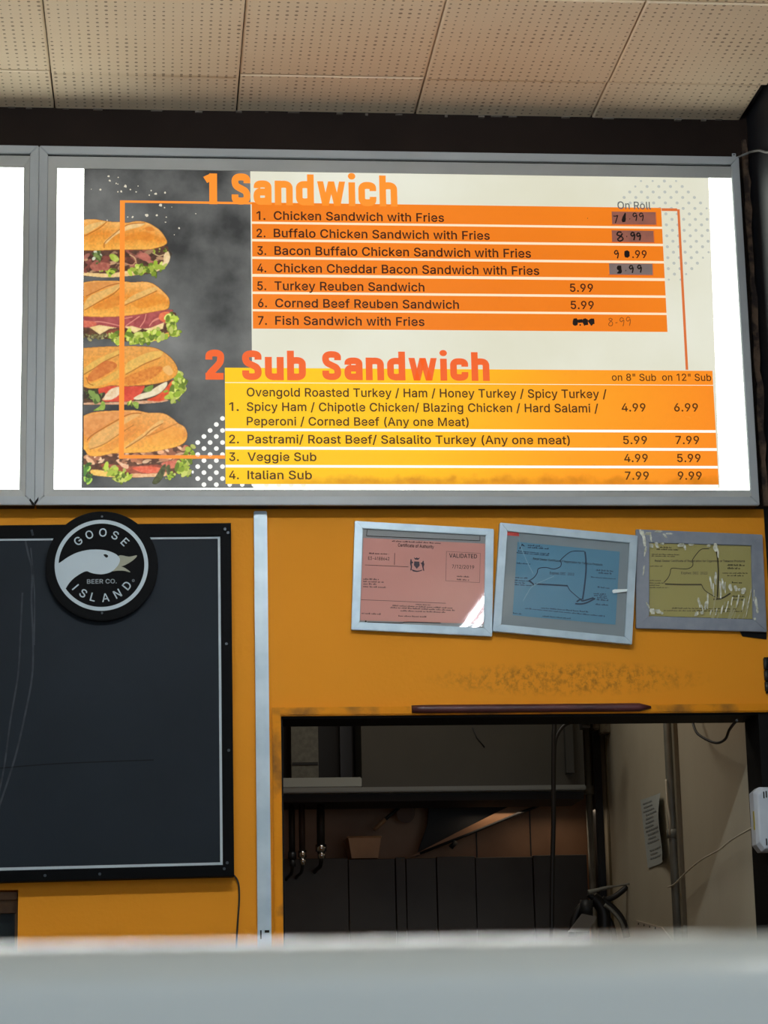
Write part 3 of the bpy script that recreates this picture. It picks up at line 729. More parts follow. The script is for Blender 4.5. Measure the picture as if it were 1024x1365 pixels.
mb = MB()
mb.box((XL, 0, HZ1), (XR, WT, CZ + 0.02))
mb.box((HX0, 0, 0), (HX1, WT, HZ0))
mb.box((DX1, 0, 0), (HX0, WT, HZ1))
mb.box((XL, 0, DZ1), (DX1, WT, HZ1))
mb.box((XL, 0, 0), (-1.5, WT, DZ1))
mb.box((-1.5, 0, 0), (DX1, WT, 0.9))
tag(mb.build('wall_back', M_orange), kind='structure')

mb = MB()                                     # dark band above the light boxes
mb.box((XL, -0.006, at(500, 206, 0).z - 0.02), (XR, -0.0002, CZ + 0.019))
mb.box((1.452, -0.006, 2.655), (1.4845, -0.0002, at(500, 206, 0).z - 0.02))
tag(mb.build('trim_1', M_brown), kind='structure')

mb = MB()
mb.box((XR, -0.55, 0), (XR + 0.5, WT, CZ + 0.1))
tag(mb.build('wall_right', M_navy), kind='structure')
mb = MB()
mb.box((XR + 0.5, -0.2, 0), (XE, WT, CZ + 0.1)); mb.box((XE, YB, 0), (XE + 0.1, WT, CZ + 0.1))
tag(mb.build('wall_far_right', M_sidewall), kind='structure')
mb = MB()
mb.box((XL - 0.1, YB, 0), (XL, WT, CZ + 0.1))
tag(mb.build('wall_left', M_sidewall), kind='structure')
mb = MB()
mb.box((XL - 0.1, YB, -0.1), (XE + 0.1, KY + 0.1, 0))
tag(mb.build('floor', M_floor), kind='structure')

# perforated ceiling tiles
mb = MB()
mb.box((XL, YB, CZ + 0.02), (XE, WT, CZ + 0.10), 1)
nx0 = math.floor((XL - TX0) / TILE); nx1 = math.ceil((XE - TX0) / TILE)
for i in range(nx0, nx1):
    for j in range(-1, 18):
        xa, xb = TX0 + i * TILE, TX0 + (i + 1) * TILE
        yb, ya = TY0 - (j) * TILE, TY0 - (j + 1) * TILE
        xa, xb = max(xa, XL), min(xb, XE if yb < -0.6 else (XR - 0.004 if j > -1 else 1.482))
        yb, ya = min(yb, -0.004), max(ya, YB)
        if xb - xa < 0.02 or yb - ya < 0.02: continue
        g = 0.0012 + 0.0014 * random.random()
        dz = random.uniform(-0.0022, 0.0022)
        if i == 0 and j == 0: dz = 0.003
        if i == -1 and j == 0: dz = -0.005
        x0, x1, y0, y1 = xa + g, xb - g, ya + g, yb - g
        c = 0.004
        z = CZ + dz
        lo = [(x0 + c, y0 + c, z), (x1 - c, y0 + c, z), (x1 - c, y1 - c, z), (x0 + c, y1 - c, z)]
        md = [(x0, y0, z + c * .6), (x1, y0, z + c * .6), (x1, y1, z + c * .6), (x0, y1, z + c * .6)]
        tp = [(p[0], p[1], CZ + 0.018) for p in md]
        mb.poly(lo[::-1])
        for k in range(4):
            k2 = (k + 1) % 4
            mb.poly([lo[k], lo[k2], md[k2], md[k]])
            mb.poly([md[k], md[k2], tp[k2], tp[k]])
tag(mb.build('ceiling', [M_ceiling, M_gap]), kind='structure')

# ragged paint line where the tiles meet the dark band
mb = MB()
x = XL
while x < XR - 0.03:
    w = random.uniform(0.006, 0.03)
    hgt = random.choice([0.001, 0.002, 0.003, 0.005])
    mb.box((x, -0.012 - random.uniform(0, 0.004), CZ - hgt), (x + w, -0.0065, CZ - 0.0005))
    x += w + random.uniform(0.01, 0.12)
tag(mb.build('trim_2', mat('flaked_plaster', (120, 110, 100), 0.9)), kind='structure')

# dark post on the right of the hatch and peeling wood in the corner
mb = MB()
mb.box((HX1, -0.002, 0), (XR - 0.001, WT + 0.01, HZ1 + 0.004))
mb.box((1.484, -0.004, HZ1 + 0.004), (XR - 0.001, -0.0005, at(1000, 206, 0).z - 0.03))
tag(mb.build('trim_3', M_black), kind='structure')
mb = MB()
zs = np.linspace(2.66, 3.62, 26)
prev = None
pts_l, pts_r = [], []
for z in zs:
    pts_l.append(Vector((1.4795 + random.uniform(-0.003, 0.003), -0.018, z)))
    pts_r.append(Vector((1.4945 + random.uniform(-0.004, 0.004), -0.018, z)))
for k in range(len(zs) - 1):
    mb.prism([pts_l[k], pts_r[k], pts_r[k + 1], pts_l[k + 1]], (0, 0.011, 0))
tag(mb.build('trim_4', M_crust), kind='structure')

# timber trim round the hatch
mb = MB()
a, b = at(363, 940, -0.015), at(375, 953, -0.015)
zt = at(600, 941, -0.015).z
xo = HX0 - 0.021
mb.prism([(xo, -0.015, HZ0), (HX0 - 0.001, -0.015, HZ0), (HX0 - 0.001, -0.015, HZ1 - 0.001), (xo, -0.015, zt)], (0, 0.0149, 0))
mb.prism([(xo, -0.015, zt), (HX0 - 0.001, -0.015, HZ1 - 0.001), (1.478, -0.015, HZ1 - 0.001), (1.478, -0.015, zt)], (0, 0.0149, 0))
mb.bevel(0.003)
tag(mb.build('trim_5', M_woodworn), kind='structure')
mb = MB()                                       # lining of the hatch
mb.box((HX0 - 0.0005, 0.001, HZ0), (HX0 + 0.004, WT + 0.02, HZ1 - 0.006))
mb.box((HX0, 0.001, HZ1 - 0.006), (HX1, WT + 0.02, HZ1 + 0.0005))
tag(mb.build('trim_6', M_black), kind='structure')

# opening at far left: timber head and dark pane behind the wall
win = bpy.data.objects.new('window_1', None)
win.location = (DX1 - 0.3, 0.06, 0.9)
COL.objects.link(win); win['kind'] = 'structure'
mb = MB()
z0, z1 = at(10, 1217, 0.05).z, at(10, 1200, 0.05).z
mb.box((-1.5, 0.05, z0), (DX1 - 0.004, 0.10, z1))
mb.box((-1.5, 0.03, z1), (DX1 - 0.004, 0.10, at(10, 1189, 0.03).z))
mb.box((DX1 - 0.010, 0.052, 0.9), (DX1 - 0.004, 0.10, z0))
mb.bevel(0.0015)
mb.build('window_frame', M_wood, win)
mb = MB()
mb.box((-1.5, 0.075, 0.9), (DX1 - 0.010, 0.082, z0))
mb.build('pane', M_darkglass, win)

# kitchen shell
mb = MB()
mb.box((KX, WT + 0.011, 0), (KX + 0.1, KY, KZ))
tag(mb.build('wall_kitchen_right', M_kwall), kind='structure')
mb = MB()
mb.box((-0.9, KY, 0), (KX + 0.1, KY + 0.1, KZ))
tag(mb.build('wall_kitchen_back', M_ksteel), kind='structure')
mb = MB()
mb.box((-1.0, WT, 0), (-0.9, KY + 0.1, KZ))
tag(mb.build('wall_kitchen_left', M_kwall), kind='structure')
mb = MB()
mb.box((-1.0, WT, KZ), (KX + 0.1, KY + 0.1, KZ + 0.1))
tag(mb.build('ceiling_kitchen', M_kwall), kind='structure')


# ------------------------------------------------------------------ room lamps (ceiling fittings)
def tube_fitting(loc, along_x, power, label, length=1.25):
    t = empty('fluorescent_light', loc, label, 'ceiling light', 'fluorescent ceiling fittings')
    l = Vector(loc)
    ax = Vector((1, 0, 0)) if along_x else Vector((0, 1, 0))
    sd = Vector((0, 1, 0)) if along_x else Vector((1, 0, 0))
    mb = MB()
    h = ax * length / 2 + sd * 0.04
    mb.box(l - h + Vector((0, 0, -0.04)), l + h)
    mb.build('housing', M_white, t)
    if loc[2] < CZ - 0.05:
        for s_ in (-0.4, 0.4):
            mb = MB(); p_ = l + ax * length * s_; mb.tube([p_, (p_.x, p_.y, CZ - 0.004)], 0.006, 8); mb.build('hanging_rod', M_white, t)
    mt, nt, b = nodes('tube_glow')
    b.inputs['Base Color'].default_value = (0.8, 0.8, 0.8, 1)
    b.inputs['Emission Color'].default_value = (0.90, 0.97, 1.0, 1)
    b.inputs['Emission Strength'].default_value = power
    for s_ in (-1, 1):
        mb = MB(); c = l + sd * 0.03 * s_ + Vector((0, 0, -0.07))
        mb.tube([c - ax * (length / 2 - 0.03), c + ax * (length / 2 - 0.03)], 0.013, 12)
        mb.build('tube', mt, t)
        for e_ in (-1, 1):
            mb = MB()
            q = c + ax * e_ * (length / 2 - 0.02)
            mb.box(q - Vector((0.012, 0.012, 0.014)), q + Vector((0.012, 0.012, 0.035)))
            mb.build('lamp_holder', M_white, t)
    return t


tube_fitting((0.25, -2.1, 3.36), True, TUBE_NEAR, 'white fluorescent pendant fitting hanging across the room in front of the menu')
tube_fitting((1.70, -6.55, CZ - 0.006), False, TUBE_FAR, 'white fluorescent ceiling fitting running lengthwise near the shop entrance')

for nm, loc, e, c, sz in (('kitchen_light', (0.75, 1.0, KZ - 0.05), KITCHEN, (1.0, 0.93, 0.80), 0.5),):
    ld = bpy.data.lights.new(nm, 'AREA'); ld.size = sz; ld.energy = e; ld.color = c
    lo = bpy.data.objects.new(nm, ld); COL.objects.link(lo); lo.location = loc


# ------------------------------------------------------------------ menu light boxes
YF = -0.06
BZ0, BZ1 = at(500, 673, YF).z, at(500, 201, YF).z
BX0 = at(49.5, 420, YF).x
BX1 = 1.459
IX0, IX1 = at(74, 436, YF).x, at(993, 445, YF).x       # lit opening
IZ0, IZ1 = at(500, 652, YF).z, at(500, 229, YF).z


def light_box(bx0, bx1, ix0, ix1, label):
    t = empty('menu_light_box', ((bx0 + bx1) / 2, 0, BZ0), label, 'menu board', 'backlit menu boxes')
    mb = MB()
    mb.box((bx0 + 0.002, YF + 0.012, BZ0 + 0.002), (bx1 - 0.002, -0.007, BZ1 - 0.002))
    mb.build('casing', M_casing, t)
    w = 0.021
    # mitred outer frame
    o = [(bx0, BZ0), (bx1, BZ0), (bx1, BZ1), (bx0, BZ1)]
    i = [(bx0 + w, BZ0 + w), (bx1 - w, BZ0 + w), (bx1 - w, BZ1 - w), (bx0 + w, BZ1 - w)]
    for k in range(4):
        k2 = (k + 1) % 4
        mb = MB()
        cut = 0.0
        P = [Vector((*o[k], 0)), Vector((*o[k2], 0)), Vector((*i[k2], 0)), Vector((*i[k], 0))]
        ctr = (P[0] + P[1]) / 2
        d = (P[1] - P[0]).normalized() * 0.0004
        P = [P[0] + d, P[1] - d, P[2] - d, P[3] + d]
        mb.prism([(p.x, YF, p.y) for p in P], (0, 0.0115, 0))
        mb.bevel(0.0016, 2)
        mb.build('frame_rail', M_alu, t)
    # flat inner rim, slightly set back behind a dark seam
    mb = MB()
    g = 0.0022
    a = [(bx0 + w + g * 0.3, BZ0 + w + g * .3), (bx1 - w - g * .3, BZ0 + w + g * .3), (bx1 - w - g * .3, BZ1 - w - 2.2 * g), (bx0 + w + g * .3, BZ1 - w - 2.2 * g)]
    b = [(ix0, IZ0), (ix1, IZ0), (ix1, IZ1), (ix0, IZ1)]
    for k in range(4):
        k2 = (k + 1) % 4
        mb.prism([(a[k][0], YF + 0.004, a[k][1]), (a[k2][0], YF + 0.004, a[k2][1]), (b[k2][0], YF + 0.006, b[k2][1]), (b[k][0], YF + 0.006, b[k][1])], (0, 0.004, 0))
    mb.build('inner_rim', M_alu2, t)
    mb = MB()
    mb.box((bx0 + 0.01, YF + 0.0112, BZ0 + 0.01), (bx1 - 0.01, YF + 0.0119, BZ1 - 0.01))
    mb.build('shadow_gap', M_gap, t)
    mb = MB()
    mb.box((ix0 - 0.003, YF + 0.0092, IZ0 - 0.003), (ix1 + 0.003, YF + 0.0111, IZ1 + 0.003))
    mb.build('diffuser', P_white, t)
    return t


box = light_box(BX0, BX1, IX0, IX1, 'wide backlit menu box listing sandwiches and subs in a grey metal frame')
shift = BX0 - 0.0008 - BX1
IXl1 = at(28.5, 436, YF).x
box2 = light_box(BX0 + shift, BX0 - 0.0008, IX0 + shift, IXl1, 'left backlit menu box, only its white right edge showing beside the sandwich menu')
mb = MB()
xs0, xs1 = IX0 + shift + 0.065, IXl1 - 0.066
mb.poly([(xs0, YF + 0.009, IZ0 - 0.002), (xs1, YF + 0.009, IZ0 - 0.002), (xs1, YF + 0.009, IZ1 + 0.002), (xs0, YF + 0.009, IZ1 + 0.002)])
mb.build('printed_sheet', P_cream, box2, flat=True)
# chipped lower corner where the two boxes meet
mb = MB()
for pts in ([(40, 664), (45.5, 671), (47, 674), (43, 673.5), (39, 667)], [(51.5, 662), (51, 667), (47, 673), (45.5, 670)]):
    mb.poly([at(x, y, YF - 0.0012) for x, y in pts])
mb.build('chipped_corner', M_gap, box, flat=False)
mb = MB()                                              # small hanging tab on top
c = at(978.5, 205, YF + 0.004)
mb.box((c.x - 0.005, YF + 0.003, BZ1 - 0.004), (c.x + 0.005, YF + 0.006, BZ1 + 0.010))
mb.bevel(0.001)
tabo = mb.build('hanging_tab', M_alu, box)
mb = MB(); mb.disc((c.x, YF + 0.0028, BZ1 + 0.006), 0.0018, 12); mb.build('screw_hole', M_gap, tabo)

# ---- the printed sheet and everything printed on it
Y0 = YF + 0.0090
def L(k): return Y0 - 0.00035 * k

mb = MB()
mb.poly(pquad([(112, 651), (960, 651), (944, 224), (112, 224)], L(0)))
for v in mb.bm.verts:
    v.co.z = min(max(v.co.z, IZ0 - 0.002), IZ1 + 0.002)
sheet = mb.build('printed_sheet', P_cream, box, flat=True)
mb = MB()
mb.poly(quad(338, 645, 958, 651.5, L(1)))
mb.build('backlight_bleed', P_pale, sheet, flat=True)  # pale strip painted for backlight bleeding in along the sheet's foot
mb = MB()
mb.poly(quad(112, 223.5, 337.5, 651, L(1)))
dark = mb.build('slate_picture', P_slate, sheet, flat=True)

# halftone dots
mb = MB()
dx, dy = 15.62, 7.3
for j in range(-12, 13):
    for i in range(-8, 9):
        x = 881 + dx * i + (dx / 2 if j % 2 else 0) + j * 0.33
        y = 307 + dy * j
        rr = math.hypot(x - 881, y - 307)
        if rr > 73: continue
        if x > 950 - (300 - y) * .02: continue
        r = 2.3 if rr < 66 else 1.6
        mb.disc(at(x, y, L(1)), r * 0.00173, 12)
o = mb.build('halftone_dots', P_dotg, sheet, flat=True); o['kind'] = 'stuff'
mb = MB()
for j in range(0, 12):
    y = 430 + (374 + 23.45 * j) / 2.926
    for i in range(-1, 9):
        cx = 868 - 48.3 * i - (24 if j % 2 else 0)
        left = max(772 - 5, 868 - 24 * j - 6)
        if cx < left or cx > 880: continue
        mb.disc(at(cx / 2.926, y, L(3)), 3.35 * 0.00173, 14)
    if j == 11:
        for cx, mi in ((896, 0), (945, 0), (990, 0), (1040, 1), (1088, 1), (1136, 1), (1184, 1)):
            mb.disc(at(cx / 2.926, y, L(3)), 3.2 * 0.00173, 14, mi)
for cx, cy in ((752, 583),):
    mb.disc(at(cx / 2.926, 430 + cy / 2.926, L(3)), 2.4 * 0.00173, 12, rx=1.5 * 0.00173)
o = mb.build('white_dots', [P_dotw, P_dotf], sheet, flat=True); o['kind'] = 'stuff'

# crumbs on the slate
mb = MB()
K = 230 / 1024
for x, y, r in ((155, 58, 9), (162, 84, 10), (212, 64, 6), (200, 100, 6), (210, 104, 5), (254, 117, 12), (230, 148, 10), (210, 150, 6), (284, 136, 7), (318, 150, 7),
                (106, 137, 8), (330, 116, 6), (435, 162, 11), (408, 143, 6), (396, 170, 7), (490, 155, 10), (464, 230, 14), (487, 244, 6), (382, 288, 15), (441, 289, 9),
                (298, 300, 9), (268, 300, 6), (497, 300, 6), (493, 330, 6), (573, 365, 9), (146, 318, 6), (672, 280, 5), (530, 240, 4), (545, 405, 4), (52, 134, 4)):
    c = at(110 + x * K, 222 + y * K, L(2))
    n = 7
    ph = random.random() * 6
    mb.poly([c + Vector((math.cos(ph + k * math.tau / n) * r * K * 0.00173 * random.uniform(.5, 1.0), 0, math.sin(ph + k * math.tau / n) * r * K * 0.00173 * random.uniform(.5, 1.0))) for k in range(n)])
o = mb.build('scattered_crumbs', P_salt, sheet, flat=False); o['kind'] = 'stuff'

# ---- sandwich pictures: painted on a fine grid of coloured faces
def vnoise(h, w, cell, seed):
    r = np.random.default_rng(seed)
    out = np.zeros((h, w)); amp = 1.0; tot = 0
    for o in range(3):
        c = max(cell / 2 ** o, 1.2)
        gh, gw = int(h / c) + 3, int(w / c) + 3
        g = r.random((gh, gw))
        yy = np.arange(h) / c; xx = np.arange(w) / c
        yi = yy.astype(int); xi = xx.astype(int)
        fy = (yy - yi)[:, None]; fx = (xx - xi)[None]
        fy = fy * fy * (3 - 2 * fy); fx = fx * fx * (3 - 2 * fx)
        a = g[yi][:, xi]; b = g[yi][:, xi + 1]; c_ = g[yi + 1][:, xi]; d = g[yi + 1][:, xi + 1]
        out += amp * ((a * (1 - fx) + b * fx) * (1 - fy) + (c_ * (1 - fx) + d * fx) * fy); tot += amp; amp *= 0.5
    return out / tot


class Paint:
    """small painter in crop coordinates; D samples per photo pixel"""
    D = 2

    def __init__(self, x0, y0, w, h, scale):
        self.x0, self.y0, self.s = x0, y0, scale
        self.w, self.h = int(w * self.D), int(h * self.D)
        self.img = np.ones((self.h, self.w, 3)) * np.array((46, 45, 44.))
        self.a = np.zeros((self.h, self.w))
        yy, xx = np.mgrid[0:self.h, 0:self.w]
        self.X = (xx + .5) / self.D * scale
        self.Y = (yy + .5) / self.D * scale
        self.seed = 5

    def mask(self, pts, smooth=True, soft=1):
        P = [(p.x, p.y) for p in spline([(x, y, 0) for x, y in pts], 5, True)] if smooth else pts
        P = np.array(P, float)
        m = np.zeros_like(self.X, bool)
        n = len(P)
        for i in range(n):
            x1, y1 = P[i]; x2, y2 = P[(i + 1) % n]
            if y1 == y2: continue
            c = ((y1 > self.Y) != (y2 > self.Y)) & (self.X < (x2 - x1) * (self.Y - y1) / (y2 - y1) + x1)
            m ^= c
        m = m.astype(float)
        for _ in range(soft): m = self.blur(m)
        return m

    @staticmethod
    def blur(m):
        p = np.pad(m, 1, mode='edge')
        return (p[:-2, 1:-1] + p[2:, 1:-1] + p[1:-1, :-2] + p[1:-1, 2:] + 2 * p[1:-1, 1:-1]) / 6

    def noise(self, cell):
        self.seed += 1
        return vnoise(self.h, self.w, cell * self.D, self.seed)

    def put(self, m, c, alpha=1.0, solid=True):
        c = np.asarray(c, float)
        k = (m * alpha)[..., None]
        self.img = self.img * (1 - k) + c * k
        if solid: self.a = np.maximum(self.a, m)

    def fill(self, pts, c, c2=None, cell=6, alpha=1.0, smooth=True, soft=1, solid=True, within=None):
        m = self.mask(pts, smooth, soft)
        if within is not None: m = m * within
        if c2 is not None:
            n = np.clip((self.noise(cell) - 0.3) * 2.5, 0, 1)[..., None]
            c = np.array(c) * (1 - n) + np.array(c2) * n
        self.put(m, c, alpha, solid)
        return m

    def line(self, pts, w, c, alpha=1.0, within=None):
        P = [(p.x, p.y) for p in spline([(x, y, 0) for x, y in pts], 5)]
        d = np.full_like(self.X, 1e9)
        for (x1, y1), (x2, y2) in zip(P[:-1], P[1:]):
            vx, vy = x2 - x1, y2 - y1
            t = np.clip(((self.X - x1) * vx + (self.Y - y1) * vy) / (vx * vx + vy * vy + 1e-9), 0, 1)
            d = np.minimum(d, np.hypot(self.X - x1 - t * vx, self.Y - y1 - t * vy))
        m = np.clip((w / 2 - d) / (0.5 * self.s) + 0.5, 0, 1)
        if within is not None: m = m * within
        self.put(m, c, alpha, within is None)

    def bun(self, pts, top=(240, 178, 98), mid=(226, 140, 46), low=(244, 178, 78), rim=(176, 92, 26)):
        m = self.mask(pts)
        inner = m.copy()
        for _ in range(10): inner = self.blur(inner)
        ys = self.Y
        cols = np.zeros_like(self.img)
        # shade of the crust from crown to base, per column
        any_ = m > 0.5
        first = np.where(any_.any(0), any_.argmax(0), 0); last = np.where(any_.any(0), self.h - 1 - any_[::-1].argmax(0), 1)
        t = np.clip((np.arange(self.h)[:, None] - first[None]) / np.maximum(last - first, 1)[None], 0, 1)
        t = np.clip(t + (self.noise(9) - .5) * .35, 0, 1)[..., None]
        cols = np.where(t < .5, np.array(top) * (1 - t * 2) + np.array(mid) * t * 2, np.array(mid) * (2 - 2 * t) + np.array(low) * (2 * t - 1))
        e = np.clip((inner - .5) * 2.6, 0, 1)[..., None] * .65 + .35
        cols = cols * e + np.array(rim) * (1 - e)
        cols = cols * (0.9 + 0.2 * self.noise(2.2)[..., None])
        self.put(m, cols)
        return m

    def blotches(self, region, cols, n, r0, r1, seed, stretch=2.0, alpha=0.9, solid=True):
        reg = self.mask(region)
        rr = random.Random(seed)
        xs = [p[0] for p in region]; ys = [p[1] for p in region]
        for _ in range(n):
            cx, cy = rr.uniform(min(xs), max(xs)), rr.uniform(min(ys), max(ys))
            r = rr.uniform(r0, r1); a = rr.uniform(-.9, .9); st = rr.uniform(1, stretch)
            u = (self.X - cx) * math.cos(a) + (self.Y - cy) * math.sin(a)
            v = -(self.X - cx) * math.sin(a) + (self.Y - cy) * math.cos(a)
            d = np.hypot(u / st, v * 1.2)
            mk = np.clip((r - d) / (0.6 * self.s) + .5, 0, 1) * reg
            c = np.array(rr.choice(cols), float) * rr.uniform(.82, 1.12)
            self.put(mk, c, alpha, False)
        if solid: self.a = np.maximum(self.a, reg)

    def frill(self, path, size, seed, cols=((176, 196, 70), (140, 168, 46), (206, 214, 110), (96, 122, 34)), n=40):
        rr = random.Random(seed)
        P = [(p.x, p.y) for p in spline([(x, y, 0) for x, y in path], 8)]
        for _ in range(n):
            x, y = rr.choice(P)
            x += rr.gauss(0, size * .55); y += rr.gauss(0, size * .5)
            r = size * rr.uniform(.18, .5); a = rr.uniform(0, 3.14); st = rr.uniform(1, 2.4)
            u = (self.X - x) * math.cos(a) + (self.Y - y) * math.sin(a)
            v = -(self.X - x) * math.sin(a) + (self.Y - y) * math.cos(a)
            mk = np.clip((r - np.hypot(u / st, v)) / (0.5 * self.s) + .5, 0, 1)
            self.put(mk, np.array(rr.choice(cols), float) * rr.uniform(.85, 1.1))

    def slash(self, band, edge, within, c=(243, 200, 132), e=(164, 88, 26)):
        self.fill(band, c, tuple(v * .9 for v in c), 3, 0.85, within=within, solid=False)
        self.line(edge, 9, e, 0.75, within)

    def build(self, name, Y, mt, parent, clip_left=111.5):
        A = self.a
        hh, ww = self.h, self.w
        keep = A > 0.3
        ids = -np.ones((hh + 1, ww + 1), int)
        # corner colours = mean of the touching samples
        pad = np.pad(self.img, ((1, 1), (1, 1), (0, 0)), mode='edge')
        cc = (pad[:-1, :-1] + pad[1:, :-1] + pad[:-1, 1:] + pad[1:, 1:]) / 4
        verts, cols, faces = [], [], []
        def vid(j, i):
            if ids[j, i] < 0:
                ids[j, i] = len(verts)
                verts.append(at(self.x0 + i / self.D, self.y0 + j / self.D, Y)); cols.append(cc[j, i])
            return ids[j, i]
        i0 = max(0, int((clip_left - self.x0) * self.D))
        for j in range(hh):
            for i in range(i0, ww):
                if keep[j, i]:
                    faces.append((vid(j + 1, i), vid(j + 1, i + 1), vid(j, i + 1), vid(j, i)))
        me = bpy.data.meshes.new(name)
        me.from_pydata([tuple(v) for v in verts], [], faces)
        at_ = me.color_attributes.new('print', 'FLOAT_COLOR', 'POINT')
        c = np.clip(np.array(cols) / 255, 0, 1)
        l = np.where(c <= 0.04045, c / 12.92, ((c + 0.055) / 1.055) ** 2.4)
        at_.data.foreach_set('color', np.concatenate([l, np.ones((len(l), 1))], 1).astype('f').ravel())
        return link(name, me, mt, parent)


def pic_mat():
    mt, nt, b = nodes('print_picture')
    at_ = nt.nodes.new('ShaderNodeAttribute'); at_.attribute_name = 'print'
    nt.links.new(at_.outputs['Color'], b.inputs['Emission Color'])
    b.inputs['Emission Strength'].default_value = PANEL
    b.inputs['Base Color'].default_value = (0.03, 0.02, 0.01, 1)
    b.inputs['Specular IOR Level'].default_value = 0.2
    return mt


P_pic = pic_mat()
MEAT = [(150, 84, 74), (118, 60, 52), (174, 108, 94), (84, 44, 38), (190, 150, 112), (66, 40, 32)]
# 1: roast beef
p = Paint(105, 285, 140, 90, 1024 / 140 / 1.0)
fillreg = [(0, 340), (400, 345), (700, 345), (850, 310), (880, 370), (890, 440), (840, 520), (740, 575), (540, 600), (300, 618), (130, 610), (0, 585)]
p.fill(fillreg, (70, 44, 36), (96, 62, 50), 4)
p.fill([(0, 555), (120, 575), (300, 580), (440, 560), (540, 545), (620, 580), (540, 602), (300, 622), (130, 612), (0, 590)], (228, 190, 124), (240, 206, 148), 3)
p.blotches([(0, 365), (840, 350), (830, 480), (560, 540), (300, 570), (0, 560)], MEAT, 110, 10, 26, 3, 3.0)
p.fill([(575, 400), (640, 380), (700, 420), (690, 460), (620, 450)], (176, 96, 84), (196, 118, 100), 4, solid=False)
p.fill([(110, 500), (200, 470), (300, 490), (280, 550), (150, 555)], (160, 84, 72), (184, 110, 92), 3, solid=False)
p.line([(500, 400), (545, 430), (560, 480)], 12, (206, 168, 122)); p.line([(720, 380), (780, 410), (825, 400)], 10, (206, 176, 128)); p.line([(450, 480), (520, 500), (560, 460)], 10, (196, 140, 108))
p.fill([(830, 400), (870, 365), (892, 430), (860, 500), (780, 555), (740, 560), (820, 480)], (226, 196, 144), (240, 214, 170), 3)
p.frill([(170, 390), (200, 460)], 40, 9, ((70, 92, 44), (54, 74, 36), (110, 132, 70), (190, 196, 170)), 16)
p.fill([(300, 400), (350, 395), (395, 440), (370, 470), (320, 450)], (160, 184, 62), (190, 204, 96), 3)
p.frill([(550, 560), (640, 545), (730, 530), (810, 495)], 48, 4, n=46)
p.frill([(230, 575), (300, 590), (345, 550)], 34, 5, n=16)
p.frill([(740, 362), (850, 356)], 20, 6, n=10)
b_ = p.bun([(-30, 62), (45, 55), (150, 50), (260, 68), (330, 76), (400, 78), (480, 84), (560, 70), (650, 78), (730, 115), (800, 168), (850, 240), (862, 285), (820, 315), (760, 335), (690, 348), (560, 352), (400, 350), (200, 358), (45, 358), (-30, 358)])
p.slash([(250, 270), (330, 200), (420, 135), (520, 100), (640, 90), (600, 125), (470, 160), (350, 215), (270, 290)], [(248, 330), (255, 280), (330, 210), (410, 145), (500, 100), (640, 88)], b_, (246, 210, 148))
p.slash([(50, 130), (150, 90), (260, 75), (200, 120), (60, 200)], [(60, 215), (200, 140), (270, 80)], b_, (244, 200, 124))
p.fill([(430, 250), (560, 180), (700, 190), (720, 260), (560, 250)], (214, 116, 28), (230, 140, 40), 4, .6, within=b_, solid=False)
p.fill([(640, 140), (700, 125), (740, 160), (680, 165)], (212, 112, 30), alpha=.6, within=b_, solid=False)
p.build('sandwich_picture', L(2), P_pic, sheet)

# 2: ham and cheese
p = Paint(105, 370, 142, 92, 1024 / 140)
p.fill([(0, 375), (880, 330), (900, 430), (890, 560), (820, 610), (680, 618), (480, 625), (280, 600), (0, 560)], (66, 40, 30), (100, 62, 42), 4)
p.fill([(640, 590), (760, 575), (870, 535), (890, 565), (820, 612), (680, 618)], (232, 160, 62), (240, 184, 96), 3)
ham = p.fill([(0, 380), (420, 372), (880, 310), (900, 360), (880, 430), (780, 470), (600, 500), (350, 490), (0, 480)], (152, 62, 66), (178, 84, 84), 5)
for q in ([(460, 470), (560, 400), (590, 380)], [(600, 480), (640, 420), (655, 360)], [(440, 400), (520, 385)], [(690, 470), (740, 410), (830, 380)], [(60, 450), (200, 430), (400, 470)], [(720, 430), (790, 400), (850, 400)]):
    p.line(q, 11, (226, 148, 128), .85)
p.fill([(800, 345), (880, 335), (895, 380), (850, 440), (780, 400)], (222, 100, 66), (232, 122, 82), 3)
p.fill([(0, 420), (150, 430), (160, 470), (0, 480)], (206, 96, 76), (220, 120, 96), 3)
for q in ([(105, 485), (200, 462), (380, 490), (300, 500), (205, 556)], [(445, 478), (520, 472), (620, 500), (545, 542)], [(620, 500), (700, 490), (835, 435), (820, 500), (720, 526)]):
    p.fill(q, (232, 200, 132), (242, 216, 158), 4, smooth=False)
p.fill([(280, 520), (420, 500), (450, 550), (300, 580)], (120, 56, 40), (140, 70, 52), 3)
p.frill([(60, 560), (160, 575), (250, 570)], 30, 1, ((120, 118, 70), (92, 84, 52), (150, 146, 96)), 24)
p.frill([(340, 565), (380, 590)], 42, 2, n=26)
p.frill([(480, 580), (580, 590), (680, 575), (800, 555)], 50, 3, n=70)
p.frill([(540, 610), (610, 625)], 34, 4, n=20)
p.frill([(910, 370), (940, 430), (900, 490), (930, 550)], 46, 8, n=60)
b_ = p.bun([(-30, 52), (45, 45), (150, 30), (300, 28), (450, 35), (520, 45), (620, 38), (700, 48), (760, 80), (830, 140), (880, 200), (886, 270), (860, 310), (760, 330), (600, 358), (420, 378), (300, 385), (150, 385), (45, 378), (-30, 378)])
p.fill([(60, 60), (300, 40), (390, 60), (200, 120), (60, 180)], (206, 128, 62), (220, 150, 84), 4, .7, within=b_, solid=False)
p.slash([(50, 260), (110, 180), (250, 120), (400, 62), (405, 100), (250, 195), (60, 310)], [(60, 315), (200, 235), (330, 165), (400, 100)], b_, (238, 190, 112))
p.line([(75, 180), (160, 140), (290, 80), (400, 55)], 8, (150, 78, 24), .7, b_)
